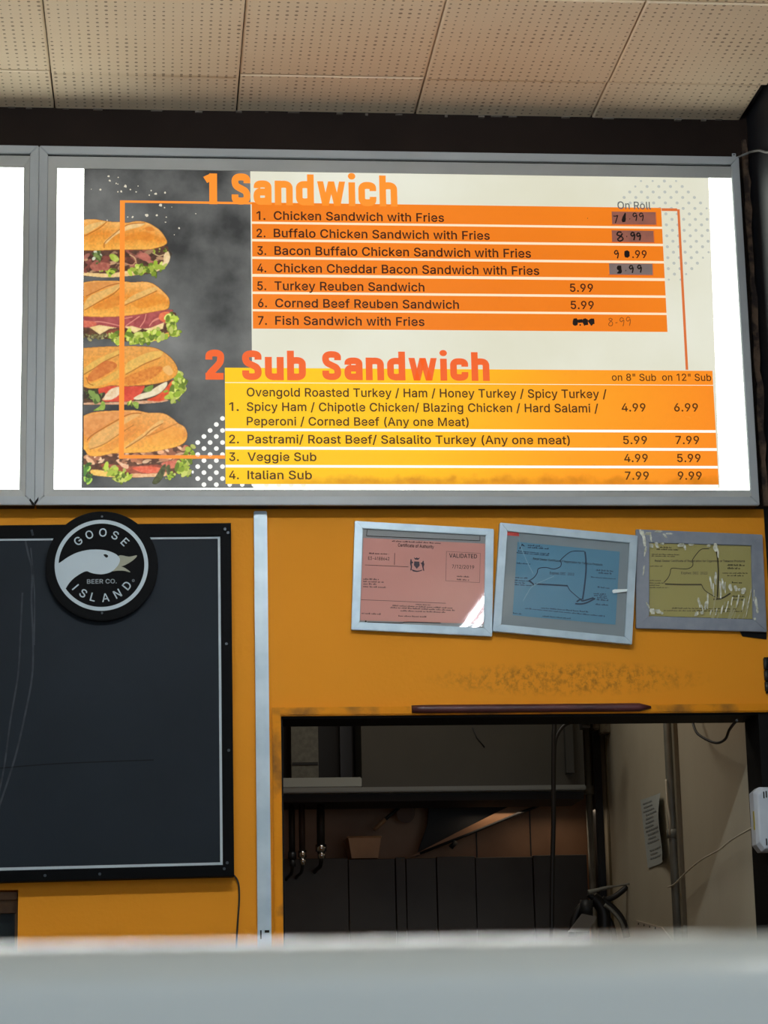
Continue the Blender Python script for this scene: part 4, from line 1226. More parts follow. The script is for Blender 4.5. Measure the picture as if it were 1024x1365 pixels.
p.slash([(440, 245), (520, 178), (650, 120), (740, 92), (765, 118), (640, 190), (450, 268)], [(448, 270), (560, 220), (650, 180), (760, 130)], b_, (240, 192, 112))
p.fill([(140, 290), (300, 210), (400, 180), (400, 260), (250, 310)], (214, 118, 34), (228, 144, 52), 4, .6, within=b_, solid=False)
p.fill([(540, 250), (760, 160), (840, 190), (830, 240), (620, 300)], (222, 128, 30), (234, 150, 46), 4, .6, within=b_, solid=False)
p.build('sandwich_picture', L(2), P_pic, sheet)

# 3: tomato and mozzarella
p = Paint(105, 455, 152, 97, 1024 / 150)
p.fill([(0, 400), (860, 350), (890, 400), (830, 500), (770, 545), (500, 572), (240, 572), (0, 570)], (64, 44, 34), (92, 64, 46), 4)
p.fill([(240, 556), (500, 545), (800, 530), (760, 555), (500, 574), (230, 578), (0, 574), (0, 560)], (206, 150, 112), (222, 176, 140), 3)
p.fill([(180, 430), (300, 405), (420, 410), (560, 405), (600, 410), (570, 470), (490, 540), (320, 548), (220, 540)], (206, 58, 42), (222, 78, 56), 4)
p.fill([(215, 530), (255, 470), (300, 430), (380, 415), (372, 480), (300, 530)], (222, 186, 140), (240, 218, 186), 4)
p.fill([(620, 535), (700, 500), (780, 440), (850, 355), (892, 385), (850, 460), (765, 540)], (216, 64, 32), (232, 96, 48), 4)
p.fill([(498, 520), (560, 480), (640, 455), (720, 405), (800, 368), (795, 415), (715, 485), (560, 530)], (238, 226, 194), (224, 206, 166), 4)
p.fill([(590, 435), (640, 405), (680, 400), (660, 450), (605, 460)], (96, 134, 46), (130, 160, 70), 3)
p.frill([(60, 480), (120, 470), (180, 500)], 50, 2, ((74, 100, 46), (56, 76, 36), (120, 146, 70), (48, 40, 32)), 40)
p.fill([(130, 630), (190, 590), (210, 545), (238, 560), (235, 620), (180, 630)], (120, 154, 52), (156, 184, 80), 3)
p.fill([(490, 555), (540, 555), (545, 600), (530, 615), (500, 590)], (130, 160, 56), (160, 186, 86), 3)
p.frill([(450, 570), (480, 560)], 20, 3, n=8)
p.frill([(900, 330), (935, 370), (925, 430), (880, 480), (835, 525)], 50, 4, n=70)
b_ = p.bun([(-30, 68), (35, 60), (200, 48), (400, 42), (600, 45), (700, 60), (780, 100), (850, 160), (895, 230), (898, 290), (860, 335), (780, 370), (650, 395), (500, 405), (400, 410), (300, 402), (200, 425), (100, 430), (40, 412), (-30, 400)], top=(224, 156, 76), mid=(230, 156, 62), low=(236, 160, 62))
p.slash([(40, 260), (120, 190), (260, 120), (380, 80), (360, 130), (240, 180), (70, 300)], [(50, 300), (150, 240), (240, 180), (370, 120)], b_, (236, 188, 92))
p.slash([(430, 210), (520, 150), (640, 100), (760, 90), (740, 140), (600, 200), (440, 300)], [(430, 300), (520, 250), (600, 205), (740, 150)], b_, (238, 192, 96))
p.slash([(60, 400), (200, 350), (340, 270), (400, 250), (380, 320), (240, 390), (100, 420)], [(70, 330), (90, 380), (130, 400)], b_, (238, 184, 84))
p.fill([(80, 330), (140, 250), (240, 180), (340, 200), (330, 250), (200, 330), (110, 365)], (200, 100, 40), (216, 126, 58), 4, .85, within=b_, solid=False)
p.fill([(420, 330), (560, 270), (700, 225), (770, 250), (680, 330), (540, 385), (430, 395)], (204, 104, 30), (226, 140, 54), 3, .8, within=b_, solid=False)
p.fill([(760, 250), (820, 220), (860, 280), (820, 310)], (240, 196, 130), alpha=.6, within=b_, solid=False)
p.build('sandwich_picture', L(2), P_pic, sheet)

# 4: chicken
p = Paint(105, 540, 172, 112, 1024 / 170)
p.fill([(40, 400), (830, 320), (900, 400), (850, 520), (720, 565), (440, 585), (200, 575), (50, 540)], (76, 46, 36), (110, 70, 52), 4)
p.fill([(100, 520), (200, 525), (310, 555), (310, 578), (180, 572), (105, 555)], (240, 190, 88), (248, 208, 116), 3)
p.fill([(420, 550), (560, 545), (740, 535), (700, 570), (560, 578), (430, 580)], (230, 168, 116), (242, 196, 150), 3)
p.fill([(200, 470), (400, 490), (640, 480), (720, 530), (560, 550), (380, 540), (200, 505)], (150, 70, 52), (176, 92, 70), 3)
p.fill([(430, 505), (540, 490), (660, 505), (640, 540), (520, 545)], (226, 94, 66), (238, 122, 92), 3)
p.fill([(660, 470), (780, 440), (830, 470), (740, 510)], (200, 96, 76), (220, 126, 100), 3)
CH = [(230, 172, 128), (242, 196, 154), (206, 140, 104), (246, 208, 170), (176, 110, 82)]
p.blotches([(50, 400), (330, 380), (840, 330), (860, 380), (780, 440), (440, 480), (380, 500), (300, 450), (120, 470), (60, 440)], CH, 90, 10, 24, 12, 3.0)
p.fill([(300, 440), (360, 470), (400, 480), (390, 512), (340, 490)], (236, 180, 140), (246, 204, 168), 3)
p.fill([(60, 410), (110, 440), (130, 475), (95, 475), (62, 445)], (238, 186, 140), (246, 206, 166), 3)
p.fill([(840, 330), (870, 320), (890, 355), (860, 360)], (190, 90, 70), (220, 140, 110), 3)
p.frill([(50, 500), (70, 580)], 34, 2, ((80, 132, 56), (120, 170, 70), (170, 206, 90), (60, 96, 46)), 34)
p.frill([(220, 510), (280, 540), (340, 580), (380, 560)], 36, 3, n=44)
p.frill([(900, 360), (890, 420), (850, 470), (830, 540), (870, 530)], 40, 4, n=64)
p.frill([(720, 600), (750, 560)], 28, 5, n=18)
p.fill([(590, 625), (620, 570), (670, 490), (700, 480), (680, 570), (630, 630)], (58, 66, 40), (84, 94, 58), 3)
p.fill([(700, 500), (730, 480), (735, 540), (715, 560)], (70, 78, 46), (96, 106, 66), 3)
b_ = p.bun([(-30, 110), (30, 88), (120, 55), (300, 42), (450, 40), (560, 60), (680, 65), (760, 110), (800, 145), (850, 175), (873, 230), (860, 290), (800, 330), (700, 355), (560, 380), (400, 385), (270, 390), (170, 410), (80, 405), (45, 360), (-30, 300)], top=(234, 166, 88), mid=(228, 144, 60), low=(250, 182, 74))
p.fill([(40, 110), (200, 60), (420, 60), (250, 140), (70, 260)], (216, 136, 72), (230, 158, 96), 4, .7, within=b_, solid=False)
p.slash([(80, 340), (110, 255), (250, 165), (420, 80), (490, 78), (330, 180), (330, 235), (150, 345)], [(70, 280), (110, 240), (250, 155), (400, 75), (500, 66)], b_, (242, 186, 110))
p.line([(90, 355), (200, 315), (330, 230), (440, 160)], 8, (176, 98, 30), .7, b_)
p.slash([(360, 345), (500, 240), (640, 130), (680, 140), (560, 240), (400, 335)], [(380, 345), (520, 255), (580, 200), (670, 150)], b_, (248, 196, 118))
p.line([(540, 250), (640, 215), (760, 160), (800, 145)], 8, (190, 106, 34), .7, b_)
p.fill([(150, 360), (320, 270), (460, 190), (380, 290), (250, 370)], (214, 124, 48), (230, 148, 70), 4, .5, within=b_, solid=False)
p.fill([(560, 270), (740, 180), (840, 200), (800, 290), (620, 330)], (240, 158, 56), (248, 176, 76), 4, .6, within=b_, solid=False)
p.build('sandwich_picture', L(2), P_pic, sheet)

# ---- orange line round the tables
mb = MB()
K4 = 1
mb.poly(quad(160, 267, 340, 272.5, L(3)))
mb.poly(quad(160, 268.5, 165.2, 611.5, L(3.1)))
mb.poly(quad(165.1, 606.5, 300, 611.5, L(3)))
o = mb.build('border_line', P_line, sheet, flat=True)
mb = MB()
a, b = at(903.5, 279, L(1.5)), at(917, 493, L(1.5))
xx = (a.x + b.x) / 2
mb.poly([(xx - 0.0032, L(2), b.z), (xx + 0.0032, L(2), b.z), (xx + 0.0032, L(2), a.z), (xx - 0.0032, L(2), a.z)])
c = at(882, 277.5, L(2)); d = at(905, 281.5, L(2))
mb.poly([(c.x, L(2), d.z), (xx - 0.0032, L(2), d.z), (xx - 0.0032, L(2), c.z), (c.x, L(2), c.z)])
mb.build('border_line', P_line2, sheet, flat=True)


def zavg(xl, yl, xr, yr, Y):
    return (at(xl, yl, Y).z + at(xr, yr, Y).z) / 2


def table(rows, xl, xr, mt, gapmt, name):
    X0, X1 = at(xl, 450, L(2)).x, xr
    mb = MB()
    za = zavg(xl, rows[0][0], 885, rows[0][2], L(2)); zb = zavg(xl, rows[-1][1], 885, rows[-1][3], L(2))
    mb.poly([(X0, L(2), zb), (X1, L(2), zb), (X1, L(2), za), (X0, L(2), za)])
    mb.build('row_divider', gapmt, sheet, flat=True)
    for yl0, yl1, yr0, yr1 in rows:
        mb = MB()
        za = zavg(xl, yl0, 885, yr0, L(4)); zb = zavg(xl, yl1, 885, yr1, L(4))
        mb.poly([(X0, L(4), zb), (X1, L(4), zb), (X1, L(4), za), (X0, L(4), za)])
        mb.build('price_row', mt, sheet, flat=True)


table([(272, 296.5, 275, 301), (299.5, 319.5, 304, 324), (323, 343, 327, 347), (346.5, 366, 350, 370), (369.5, 389.5, 374, 393), (393, 413, 396, 416), (416, 439, 419, 441.5)],
      337.3, (at(882, 300, L(4)).x + at(890, 430, L(4)).x) / 2, P_orange, P_gap, 'orange')
table([(491, 511, 493, 511.5), (511.6, 571.5, 512.2, 572.5), (575, 596, 576, 596.5), (600, 620, 600, 620.5), (623.5, 645, 624, 646)],
      299.5, (at(951, 495, L(4)).x + at(957, 640, L(4)).x) / 2, P_table, P_pale, 'yellow')

# ---- lettering
HB = 0.045
heading('1', 271, 290, 231, 272, L(6), P_head, sheet)
heading('Sandwich', 309, 530, 231, 272.5, L(6), P_head, sheet)
heading('2', 274, 299, 466, 506, L(6), P_head2, sheet)
heading('Sub', 323, 408, 467, 506.5, L(6), P_head2, sheet)
heading('Sandwich', 430, 653, 468, 506.5, L(6), P_head2, sheet)
TB = 0.019
for n, s, x0, x1, yt, yb in (('1.', 'Chicken Sandwich with Fries', 365, 592, 281.5, 293), ('2.', 'Buffalo Chicken Sandwich with Fries', 365, 653, 304.8, 316.3),
                             ('3.', 'Bacon Buffalo Chicken Sandwich with Fries', 366, 708, 328, 339.8), ('4.', 'Chicken Cheddar Bacon Sandwich with Fries', 366, 719, 351.3, 363),
                             ('5.', 'Turkey Reuben Sandwich', 366, 566, 375, 386.7), ('6.', 'Corned Beef Reuben Sandwich', 367, 612, 398, 409.6),
                             ('7.', 'Fish Sandwich with Fries', 367, 566, 421.3, 433)):
    ptext('item_number', n, 342 + (x0 - 365), 354 + (x0 - 365), yt, yb, L(6), P_text, sheet, TB)
    ptext('item_text', s, x0, x1, yt, yb, L(6), P_text, sheet, TB)
for s, x0, x1, yt, yb in (('5.99', 760, 791, 378, 389), ('5.99', 761, 792, 401, 412), ('.99', 843, 862.5, 333.5, 344)):
    ptext('price_text', s, x0, x1, yt, yb, L(6), P_text, sheet, TB)
ptext('column_heading', 'On Roll', 823.5, 868, 268.5, 278.5, L(6), P_grey, sheet, 0.012)
for n, s, x0, x1, yt, yb in ((None, 'Ovengold Roasted Turkey / Ham / Honey Turkey / Spicy Turkey /', 329, 809, 516.8, 528.4),
                             ('1.', 'Spicy Ham / Chipotle Chicken/ Blazing Chicken / Hard Salami /', 329, 798, 536.2, 547.8),
                             (None, 'Peperoni / Corned Beef (Any one Meat)', 329, 625, 555.6, 567),
                             ('2.', 'Pastrami/ Roast Beef/ Salsalito Turkey (Any one meat)', 330, 760, 579.5, 591),
                             ('3.', 'Veggie Sub', 330, 422, 603, 614.5), ('4.', 'Italian Sub', 330, 416, 627.3, 638.8)):
    if n: ptext('item_number', n, 305.5, 318.5, yt, yb, L(6), P_text2, sheet, TB)
    ptext('item_text', s, x0, x1, yt, yb, L(6), P_text2, sheet, TB)
for s, x0, x1, yt, yb in (('4.99', 829, 861, 537.5, 548.5), ('6.99', 899, 931, 537.5, 548.5), ('5.99', 831, 863, 581, 592), ('7.99', 901, 932.5, 581, 592),
                          ('4.99', 832.5, 864, 605, 616), ('5.99', 903, 934.5, 605, 616), ('7.99', 833.5, 865.5, 628.5, 639.5), ('9.99', 904, 936, 628.5, 639.5)):
    ptext('price_text', s, x0, x1, yt, yb, L(6), P_text2, sheet, TB)
ptext('column_heading', 'on 8" Sub', 816, 875, 498, 507.5, L(6), P_text2, sheet, 0.012)
ptext('column_heading', 'on 12" Sub', 883, 948.5, 498, 507.5, L(6), P_text2, sheet, 0.012)

# ---- stickers and hand-written prices
for (x0, y0, x1, y1), mt in (((815.5, 282, 875, 299.5), P_stick), ((815.5, 307, 872, 323), P_stick), ((812, 351, 870.5, 366.5), P_stick2)):
    mb = MB(); mb.poly(quad(x0, y0, x1, y1, L(6))); st = mb.build('price_sticker', mt, sheet, flat=True)
    mb = MB()
    mb.poly(quad(x0 - .8, y1 - .5, x1 + .8, y1 + 1.0, L(5))); mb.poly(quad(x1 - .4, y0, x1 + 1, y1, L(5)))
    mb.build('sticker_outline', P_edge, sheet, flat=True)  # darker orange strips outlining the sticker
k = 200 / 1024
A1 = lambda pts: [(760 + x * k, 230 + y * k) for x, y in pts]
A2 = lambda pts: [(760 + x * k, 330 + y * k) for x, y in pts]
def hand(strokes, f, w, mt, Y=L(7)):
    mb = MB()
    for s in strokes: stroke(mb, f(s), w, Y)
    return mb.build('handwritten_price', mt, sheet, flat=False)
NINE = lambda x, y, s=1.0: [(x + 24 * s, y + 8 * s), (x + 10 * s, y), (x, y + 14 * s), (x + 10 * s, y + 26 * s), (x + 24 * s, y + 14 * s), (x + 25 * s, y + 30 * s), (x + 20 * s, y + 54 * s)]
hand([[(296, 296), (310, 298), (326, 292)], [(326, 292), (318, 318), (310, 345)], [(378, 276), (366, 300), (358, 325), (372, 335), (378, 312), (362, 318)], [(372, 285), (376, 330)], [(406, 315), (410, 318)],
      NINE(430, 276), NINE(474, 276)], A1, 1.6, P_black)
mb = MB(); mb.poly([at(760 + x * k, 230 + y * k, L(7.4)) for x, y in ((360, 300), (376, 272), (382, 280), (378, 336), (358, 340), (352, 325))]); mb.build('marker_blot', P_black, sheet)
hand([[(352, 408), (330, 406), (322, 425), (350, 436), (362, 455), (340, 468), (326, 455), (345, 436), (358, 415)], [(385, 436), (390, 437)], NINE(416, 408), NINE(456, 412, .95)], A1, 2.2, P_black)
hand([NINE(304, 532)], A1, 1.8, P_black)
mb = MB(); mb.poly([at(760 + x * k, 230 + y * k, L(7)) for x, y in ((372, 536), (390, 530), (406, 540), (408, 570), (395, 582), (375, 578), (370, 560))]); mb.build('marker_blot', P_black, sheet)
hand([[(350, 128), (328, 128), (326, 148), (348, 152), (346, 172), (322, 172)], [(378, 156), (382, 158)], NINE(406, 122, .95), NINE(462, 120, .95)], A2, 2.0, P_black)
mb = MB(); mb.poly([at(760 + x * k, 330 + y * k, L(7.4)) for x, y in ((322, 130), (350, 126), (352, 150), (346, 176), (322, 176), (332, 158))]); mb.build('marker_blot', P_black, sheet)
hand([[(290, 490), (275, 482), (266, 492), (290, 512), (286, 532), (268, 532), (266, 518), (290, 490)], [(310, 514), (324, 512)], NINE(340, 478, 1.1), NINE(384, 474, 1.1)], A2, 1.0, P_pen)
ptext('price_text', '6.99', 763.5, 793, 424.5, 434, L(6), P_black, sheet, 0.02)
mb = MB()
for q in ([(18, 505), (24, 485), (45, 482), (56, 500), (52, 528), (30, 532)], [(52, 492), (84, 488), (86, 512), (56, 514)], [(86, 492), (104, 482), (122, 492), (124, 528), (96, 530), (86, 512)], [(120, 500), (140, 486), (164, 484), (168, 520), (140, 528)]):
    mb.poly([at(760 + x * k, 330 + y * k, L(7)) for x, y in q])
mb.build('marker_blot', P_black, sheet)
mb = MB(); mb.disc(at(783.5, 291, L(6)), 0.0012, 8); mb.build('fly_speck', P_pen, sheet)


# ------------------------------------------------------------------ left board with the round badge
YBd = -0.045
t = empty('beer_menu_board', (at(136, 1000, 0).x, 0, at(136, 1172, 0).z), 'black blank menu board with a round goose badge on its top edge', 'menu board')
TL, TR_, BR_, BL_ = (-38, 700.4), (308, 697), (312.3, 1168), (-40, 1177)
mb = MB()
iTL, iTR, iBR, iBL = (-20, 717.5), (294, 714.5), (297.5, 1153.5), (-22, 1162)
O = [at(*q, YBd) for q in (BL_, BR_, TR_, TL)]
I = [at(*q, YBd) for q in (iBL, iBR, iTR, iTL)]
for a in range(4):
    b = (a + 1) % 4
    mb.prism([O[a], O[b], I[b], I[a]], (0, 0.044, 0))
mb.bevel(0.0015)
fr = mb.build('board_frame', M_bframe, t)
for x, y in ((302, 858), (305, 1000), (303, 1150), (299, 1158), (133, 1165), (300, 705), (304, 710), (60, 1167)):
    mb = MB(); mb.drum(at(x, y, YBd - 0.001), 0.0034, 0.003, 12); mb.build('screw', M_screw, fr)
mb = MB()
mb.prism([p + Vector((0, 0.006, 0)) for p in I], (0, 0.03, 0))
pn = mb.build('panel', M_slate, t)
mb = MB()
Q = [at(*q, YBd + 0.0055) for q in ((-19, 1161), (297, 1152.8), (293.6, 715), (-19, 718))]
J = [at(*q, YBd + 0.0055) for q in ((-15, 1157), (293.6, 1149.5), (290.4, 718), (-15, 721))]
for a in range(4):
    b = (a + 1) % 4
    mb.poly([Q[a], Q[b], J[b], J[a]])
mb.build('pinstripe', M_stripe, t)
mb = MB()
k2 = 350 / 1024
stroke(mb, [(34, 701 + 20), (38, 740), (43, 762), (42, 800), (44, 850), (43, 900), (34, 950), (20, 1010), (0, 1072), (-14, 1110)], 2.6, YBd + 0.0054)
stroke(mb, [(41, 730), (46, 790), (45.5, 860)], 2.0, YBd + 0.0054)
stroke(mb, [(30, 790), (27, 850), (24, 900), (14, 960), (6, 1020), (-2, 1060)], 2.4, YBd + 0.0054)
stroke(mb, [(42, 706), (44, 714)], 3, YBd - 0.0006)
mb.build('chalk_smear', M_chalk, pn)
mb = MB()
stroke(mb, [(0, 1024), (60, 1019), (120, 1016), (205, 1013)], 1.6, YBd + 0.0054)
mb.build('scratch', mat('dark_scratch', (20, 24, 29), .7, spec=.1), pn)

BY = -0.058
kb = 155 / 1024
bp_ = lambda x, y, Y=BY: at(60 + x * kb, 680 + y * kb, Y)
sc = (bp_(1000, 490) - bp_(0, 490)).length / 1000
mb = MB(); mb.drum(bp_(502, 490), 496 * sc, 0.012, 72); mb.bevel(0.0015, 2)
bd = mb.build('badge', M_badge, t)
mb = MB(); mb.ring(bp_(498, 484, BY - 0.0006), 378 * sc, 412 * sc, 96); mb.build('badge_ring', M_badgew, bd, flat=True)
mb = MB()
g = [(96, 480), (130, 463), (200, 415), (280, 375), (370, 352), (460, 347), (540, 355), (600, 375), (640, 400), (660, 432), (652, 470), (630, 502), (600, 532), (560, 553), (500, 565), (440, 560), (395, 548), (370, 538), (330, 550), (260, 595), (215, 640), (182, 690), (165, 705), (125, 630), (104, 560)]
mb.poly(spline([bp_(x, y, BY - 0.0012) for x, y in g], 4, True))
mb.build('goose_emblem', M_badgew, bd)
mb = MB()
mb.poly(spline([bp_(x, y, BY - 0.0009) for x, y in ((648, 402), (740, 410), (810, 399), (775, 442), (705, 484), (655, 498), (625, 500))], 4, True))
mb.poly(spline([bp_(x, y, BY - 0.0009) for x, y in ((590, 537), (645, 496), (702, 508), (752, 547), (700, 534), (640, 533))], 4, True))
mb.build('goose_beak', M_beak, bd)
mb = MB()
mb.poly(spline([bp_(x, y, BY - 0.0016) for x, y in ((515, 392), (535, 388), (555, 400), (552, 414), (538, 418), (524, 406))], 4, True))
mb.build('goose_eye', M_black, bd)
mb = MB()
def arc_letter(mb, ch, x, y, inward, h=74, wd=None):
    c = bp_(x, y, BY - 0.0008); o = bp_(498, 484, BY - 0.0008)
    up = (c - o).normalized()
    if inward: up = -up
    ex = Vector((up.z, 0, -up.x))
    v, f = text_verts(ch, 0.012)
    lo, hi = cap_h(0.012)
    wv = (max(p[0] for p in v) - min(p[0] for p in v)) / (hi - lo) * h * sc
    p0 = c - ex * wv / 2 - up * h * sc / 2
    add_text(mb, ch, p0, p0 + ex * wv, h * sc, 0.012)
for ch, x, y in (('G', 292, 272), ('O', 390, 216), ('O', 510, 197), ('S', 618, 222), ('E', 704, 280)): arc_letter(mb, ch, x, y, False)
mb.build('badge_lettering', M_badgew, bd, flat=True); mb = MB()
for ch, x, y in (('I', 268, 678), ('S', 337, 732), ('L', 423, 766), ('A', 533, 770), ('N', 638, 736), ('D', 722, 664)): arc_letter(mb, ch, x, y, True)
mb.build('badge_lettering', M_badgew, bd, flat=True)
mb = MB(); add_text(mb, 'BEER CO.', bp_(370, 648, BY - 0.0008), bp_(632, 645, BY - 0.0008), 40 * sc, 0.02)
M_badged = mat('badge_dim', (128, 138, 146), 0.5)
mb.build('badge_lettering', M_badged, bd, flat=True); mb = MB()
mb.ring(bp_(778, 620, BY - 0.0008), 9 * sc, 12 * sc, 16)
add_text(mb, 'R', bp_(774, 626, BY - 0.0008), bp_(783, 626, BY - 0.0008), 12 * sc, 0.0)
mb.build('registered_mark', M_badged, bd, flat=True)
for x, y in ((502, 55), (502, 905)):
    mb = MB(); mb.drum(bp_(x, y, BY - 0.0008), 0.0026, 0.002, 10); mb.build('badge_screw', M_screw, bd)

# cord from the board
mb = MB()
mb.tube(spline([at(x, y, -0.008) for x, y in ((305, 1163), (313, 1168), (318, 1178), (319, 1195), (318, 1215), (315.5, 1255), (315, 1300), (316, 1360), (316, 1700), (317, 2120))], 5), 0.0021, 8)
tag(mb.build('power_cord', M_cord), 'thin black power cord hanging from the lower right corner of the goose menu board', 'cord')

# steel trunking
t = empty('cable_trunking', (at(349, 1250, 0).x, 0, 0), 'tall narrow galvanised steel trunking strip on the orange wall beside the hatch', 'trunking')
xa, xb = at(341, 960, -0.015).x, at(359, 960, -0.015).x
zt = at(349, 681, -0.015).z
zc = at(352, 1240, -0.015).z
mb = MB()
mb.box((xa, -0.015, 0.002), (xb, -0.0005, zt)); mb.bevel(0.002, 2)
mb.build('channel', M_steelstrip, t)
mb = MB()
mb.box((xa + 0.004, -0.0162, zc - 0.3), (xb - 0.004, -0.0153, zt - 0.006))
cv = mb.build('cover_strip', M_steelstrip, t)
mb = MB()
mb.box((xa + 0.0055, -0.0170, zc - 0.02), (xa + 0.009, -0.0163, zc)); mb.box((xa + 0.016, -0.0170, zc - 0.006), (xb - 0.005, -0.0163, zc))
mb.build('slot', M_gap, cv)


# ------------------------------------------------------------------ three framed certificates
def certificate(label, outer, inner, paper, fm, mm, pm, Y, back=-0.004):
    """corner pixels TL, TR, BR, BL"""
    base = at((outer[3][0] + outer[2][0]) / 2, (outer[3][1] + outer[2][1]) / 2, 0)
    t = empty('framed_certificate', base, label, 'framed certificate', 'framed certificates under the menu')
    O = [at(*q, Y) for q in outer[::-1]]; I = [at(*q, Y) for q in inner[::-1]]
    for a in range(4):
        b = (a + 1) % 4
        mb = MB()
        mb.prism([O[a], O[b], I[b], I[a]], (0, back - Y, 0)); mb.bevel(0.0012, 2)
        mb.build('frame_rail', fm, t)
    mb = MB(); mb.prism([at(*q, Y + 0.0065) for q in inner[::-1]], (0, 0.002, 0)); mb.build('mount', mm, t)
    mb = MB(); mb.poly([at(*q, Y + 0.0058) for q in paper[::-1]])
    doc = mb.build('document', pm, t, flat=True)
    return t, doc


def doc_text(doc, items, f, Y, mt, name='document_text'):
    for s, x0, y0, x1, y1, h in items:
        mb = MB()
        a, b = at(*f(x0, y0), Y), at(*f(x1, y1), Y)
        hh = (at(*f(x0, y0 - h), Y) - at(*f(x0, y0), Y)).length
        add_text(mb, s, a, b, hh, 0.007 if s[0] in '7E' else 0.018)
        mb.build(name, mt, doc, flat=True)


def doc_marks(doc, items, f, Y, mt, seed=1):
    """small print too fine to read: rows of word-length marks"""
    rr = random.Random(seed)
    for x0, y0, x1, y1, h in items:
        mb = MB()
        n = max(6, int((x1 - x0) / 9)); t_ = 0.0
        while t_ < 1:
            w = rr.uniform(14, 46) / (x1 - x0)
            e = min(1.0, t_ + w)
            g = lambda t, dy: f(x0 + (x1 - x0) * t, y0 + (y1 - y0) * t - dy)
            u = t_
            while u < e:                                   # letters of a word
                v_ = min(e, u + rr.uniform(3.5, 6.5) / (x1 - x0)); k_ = h * rr.choice((.62, .62, .7, 1.0))
                mb.poly([at(*g(u, 0), Y), at(*g(v_, 0), Y), at(*g(v_, k_), Y), at(*g(u, k_), Y)])
                u = v_ + 2.0 / (x1 - x0)
            t_ = e + 6.0 / (x1 - x0)
        mb.build('small_print', mt, doc, flat=True)


def doc_lines(doc, lines, f, Y, mt, w=1.0, name='ruled_line'):
    mb = MB()
    for pts in lines: stroke(mb, [f(*q) for q in pts], w, Y)
    return mb.build(name, mt, doc)


# pink
f3 = lambda x, y: (450 + x * 220 / 1024, 680 + y * 220 / 1024)
Yc = -0.018
t1, d1 = certificate('pink certificate in a plain silver frame, leftmost of the three under the menu',
                     [f3(108, 66), f3(971, 116), f3(960, 782), f3(86, 740)], [f3(157, 112), f3(920, 156), f3(908, 730), f3(138, 694)],
                     [f3(160, 172), f3(916, 208), f3(908, 706), f3(140, 684)], M_frame, mat('pale_grey_mount', (150, 152, 152), 0.8), M_pink, Yc)
Yt = Yc + 0.0054
doc_text(d1, [('Certificate of Authority', 375, 226, 598, 238, 20), ('E3-4188642', 190, 308, 322, 312, 20), ('VALIDATED', 693, 294, 866, 300, 26), ('7/12/2019', 710, 360, 848, 366, 22)], f3, Yt, M_ink)
doc_marks(d1, [(338, 196, 645, 210, 9), (196, 272, 318, 276, 9), (742, 414, 816, 418, 9), (742, 434, 816, 438, 9), (160, 432, 258, 434, 10), (160, 447, 288, 451, 10), (160, 462, 240, 464, 10), (158, 478, 304, 484, 10), (486, 588, 575, 592, 9), (342, 596, 716, 612, 9), (328, 608, 728, 626, 9), (390, 628, 670, 638, 9), (150, 644, 268, 650, 10), (378, 660, 555, 666, 9)], f3, Yt, M_ink2, 1)
doc_lines(d1, [[(170, 340), (440, 352)], [(146, 556), (300, 562), (672, 578)], [(355, 266), (353, 340)], [(672, 280), (884, 300), (880, 446), (672, 436), (672, 280)]][:3], f3, Yt, M_ink2, 0.7)
mb = MB()
for a, b in (((676, 256), (886, 268)), ((886, 268), (882, 450)), ((882, 450), (672, 438)), ((672, 438), (676, 256))): stroke(mb, [f3(*a), f3(*b)], 0.4, Yt)
mb.build('ruled_line', M_ink2, d1)
mb = MB()                                            # coat of arms
for q in ([(472, 292), (486, 299), (492, 292), (498, 299), (512, 294), (502, 308), (482, 307)], [(476, 318), (508, 320), (510, 344), (492, 364), (474, 342)],
          [(453, 304), (459, 304), (461, 316), (466, 322), (470, 318), (468, 330), (461, 330), (463, 352), (458, 374), (452, 373), (455, 350), (450, 330)],
          [(530, 314), (536, 316), (535, 326), (540, 336), (534, 352), (538, 376), (532, 376), (526, 352), (522, 336), (514, 326), (524, 326)],
          [(458, 366), (476, 372), (492, 376), (512, 374), (530, 368), (520, 378), (492, 384), (468, 380)]):
    mb.poly([at(*f3(*v), Yt) for v in q])
mb.build('coat_of_arms', mat('crest_ink', (72, 62, 74), 0.8), d1)
mb = MB()
stroke(mb, [f3(178, 120), f3(184, 160), f3(530, 172), f3(884, 190)], 0.01, Yt)
for a, b in (((184, 120), (180, 160)), ((180, 160), (884, 190)), ((884, 160), (884, 190))): stroke(mb, [f3(*a), f3(*b)], 0.9, Yt - 0.0002)
mb.build('ruled_line', M_ink, d1)
mb = MB(); mb.disc(at(*f3(175, 690), Yt - 0.0002), 0.0022, 10); stroke(mb, [f3(185, 694), f3(380, 700), f3(440, 694), f3(640, 700)], 1.0, Yt - 0.0002); mb.build('paper_edge', M_gap, d1)
mb = MB(); mb.poly([at(*q, Yc + 0.0035) for q in (f3(138, 694), f3(908, 730), f3(920, 156), f3(157, 112))]); mb.build('glass', M_glass, t1, flat=True)

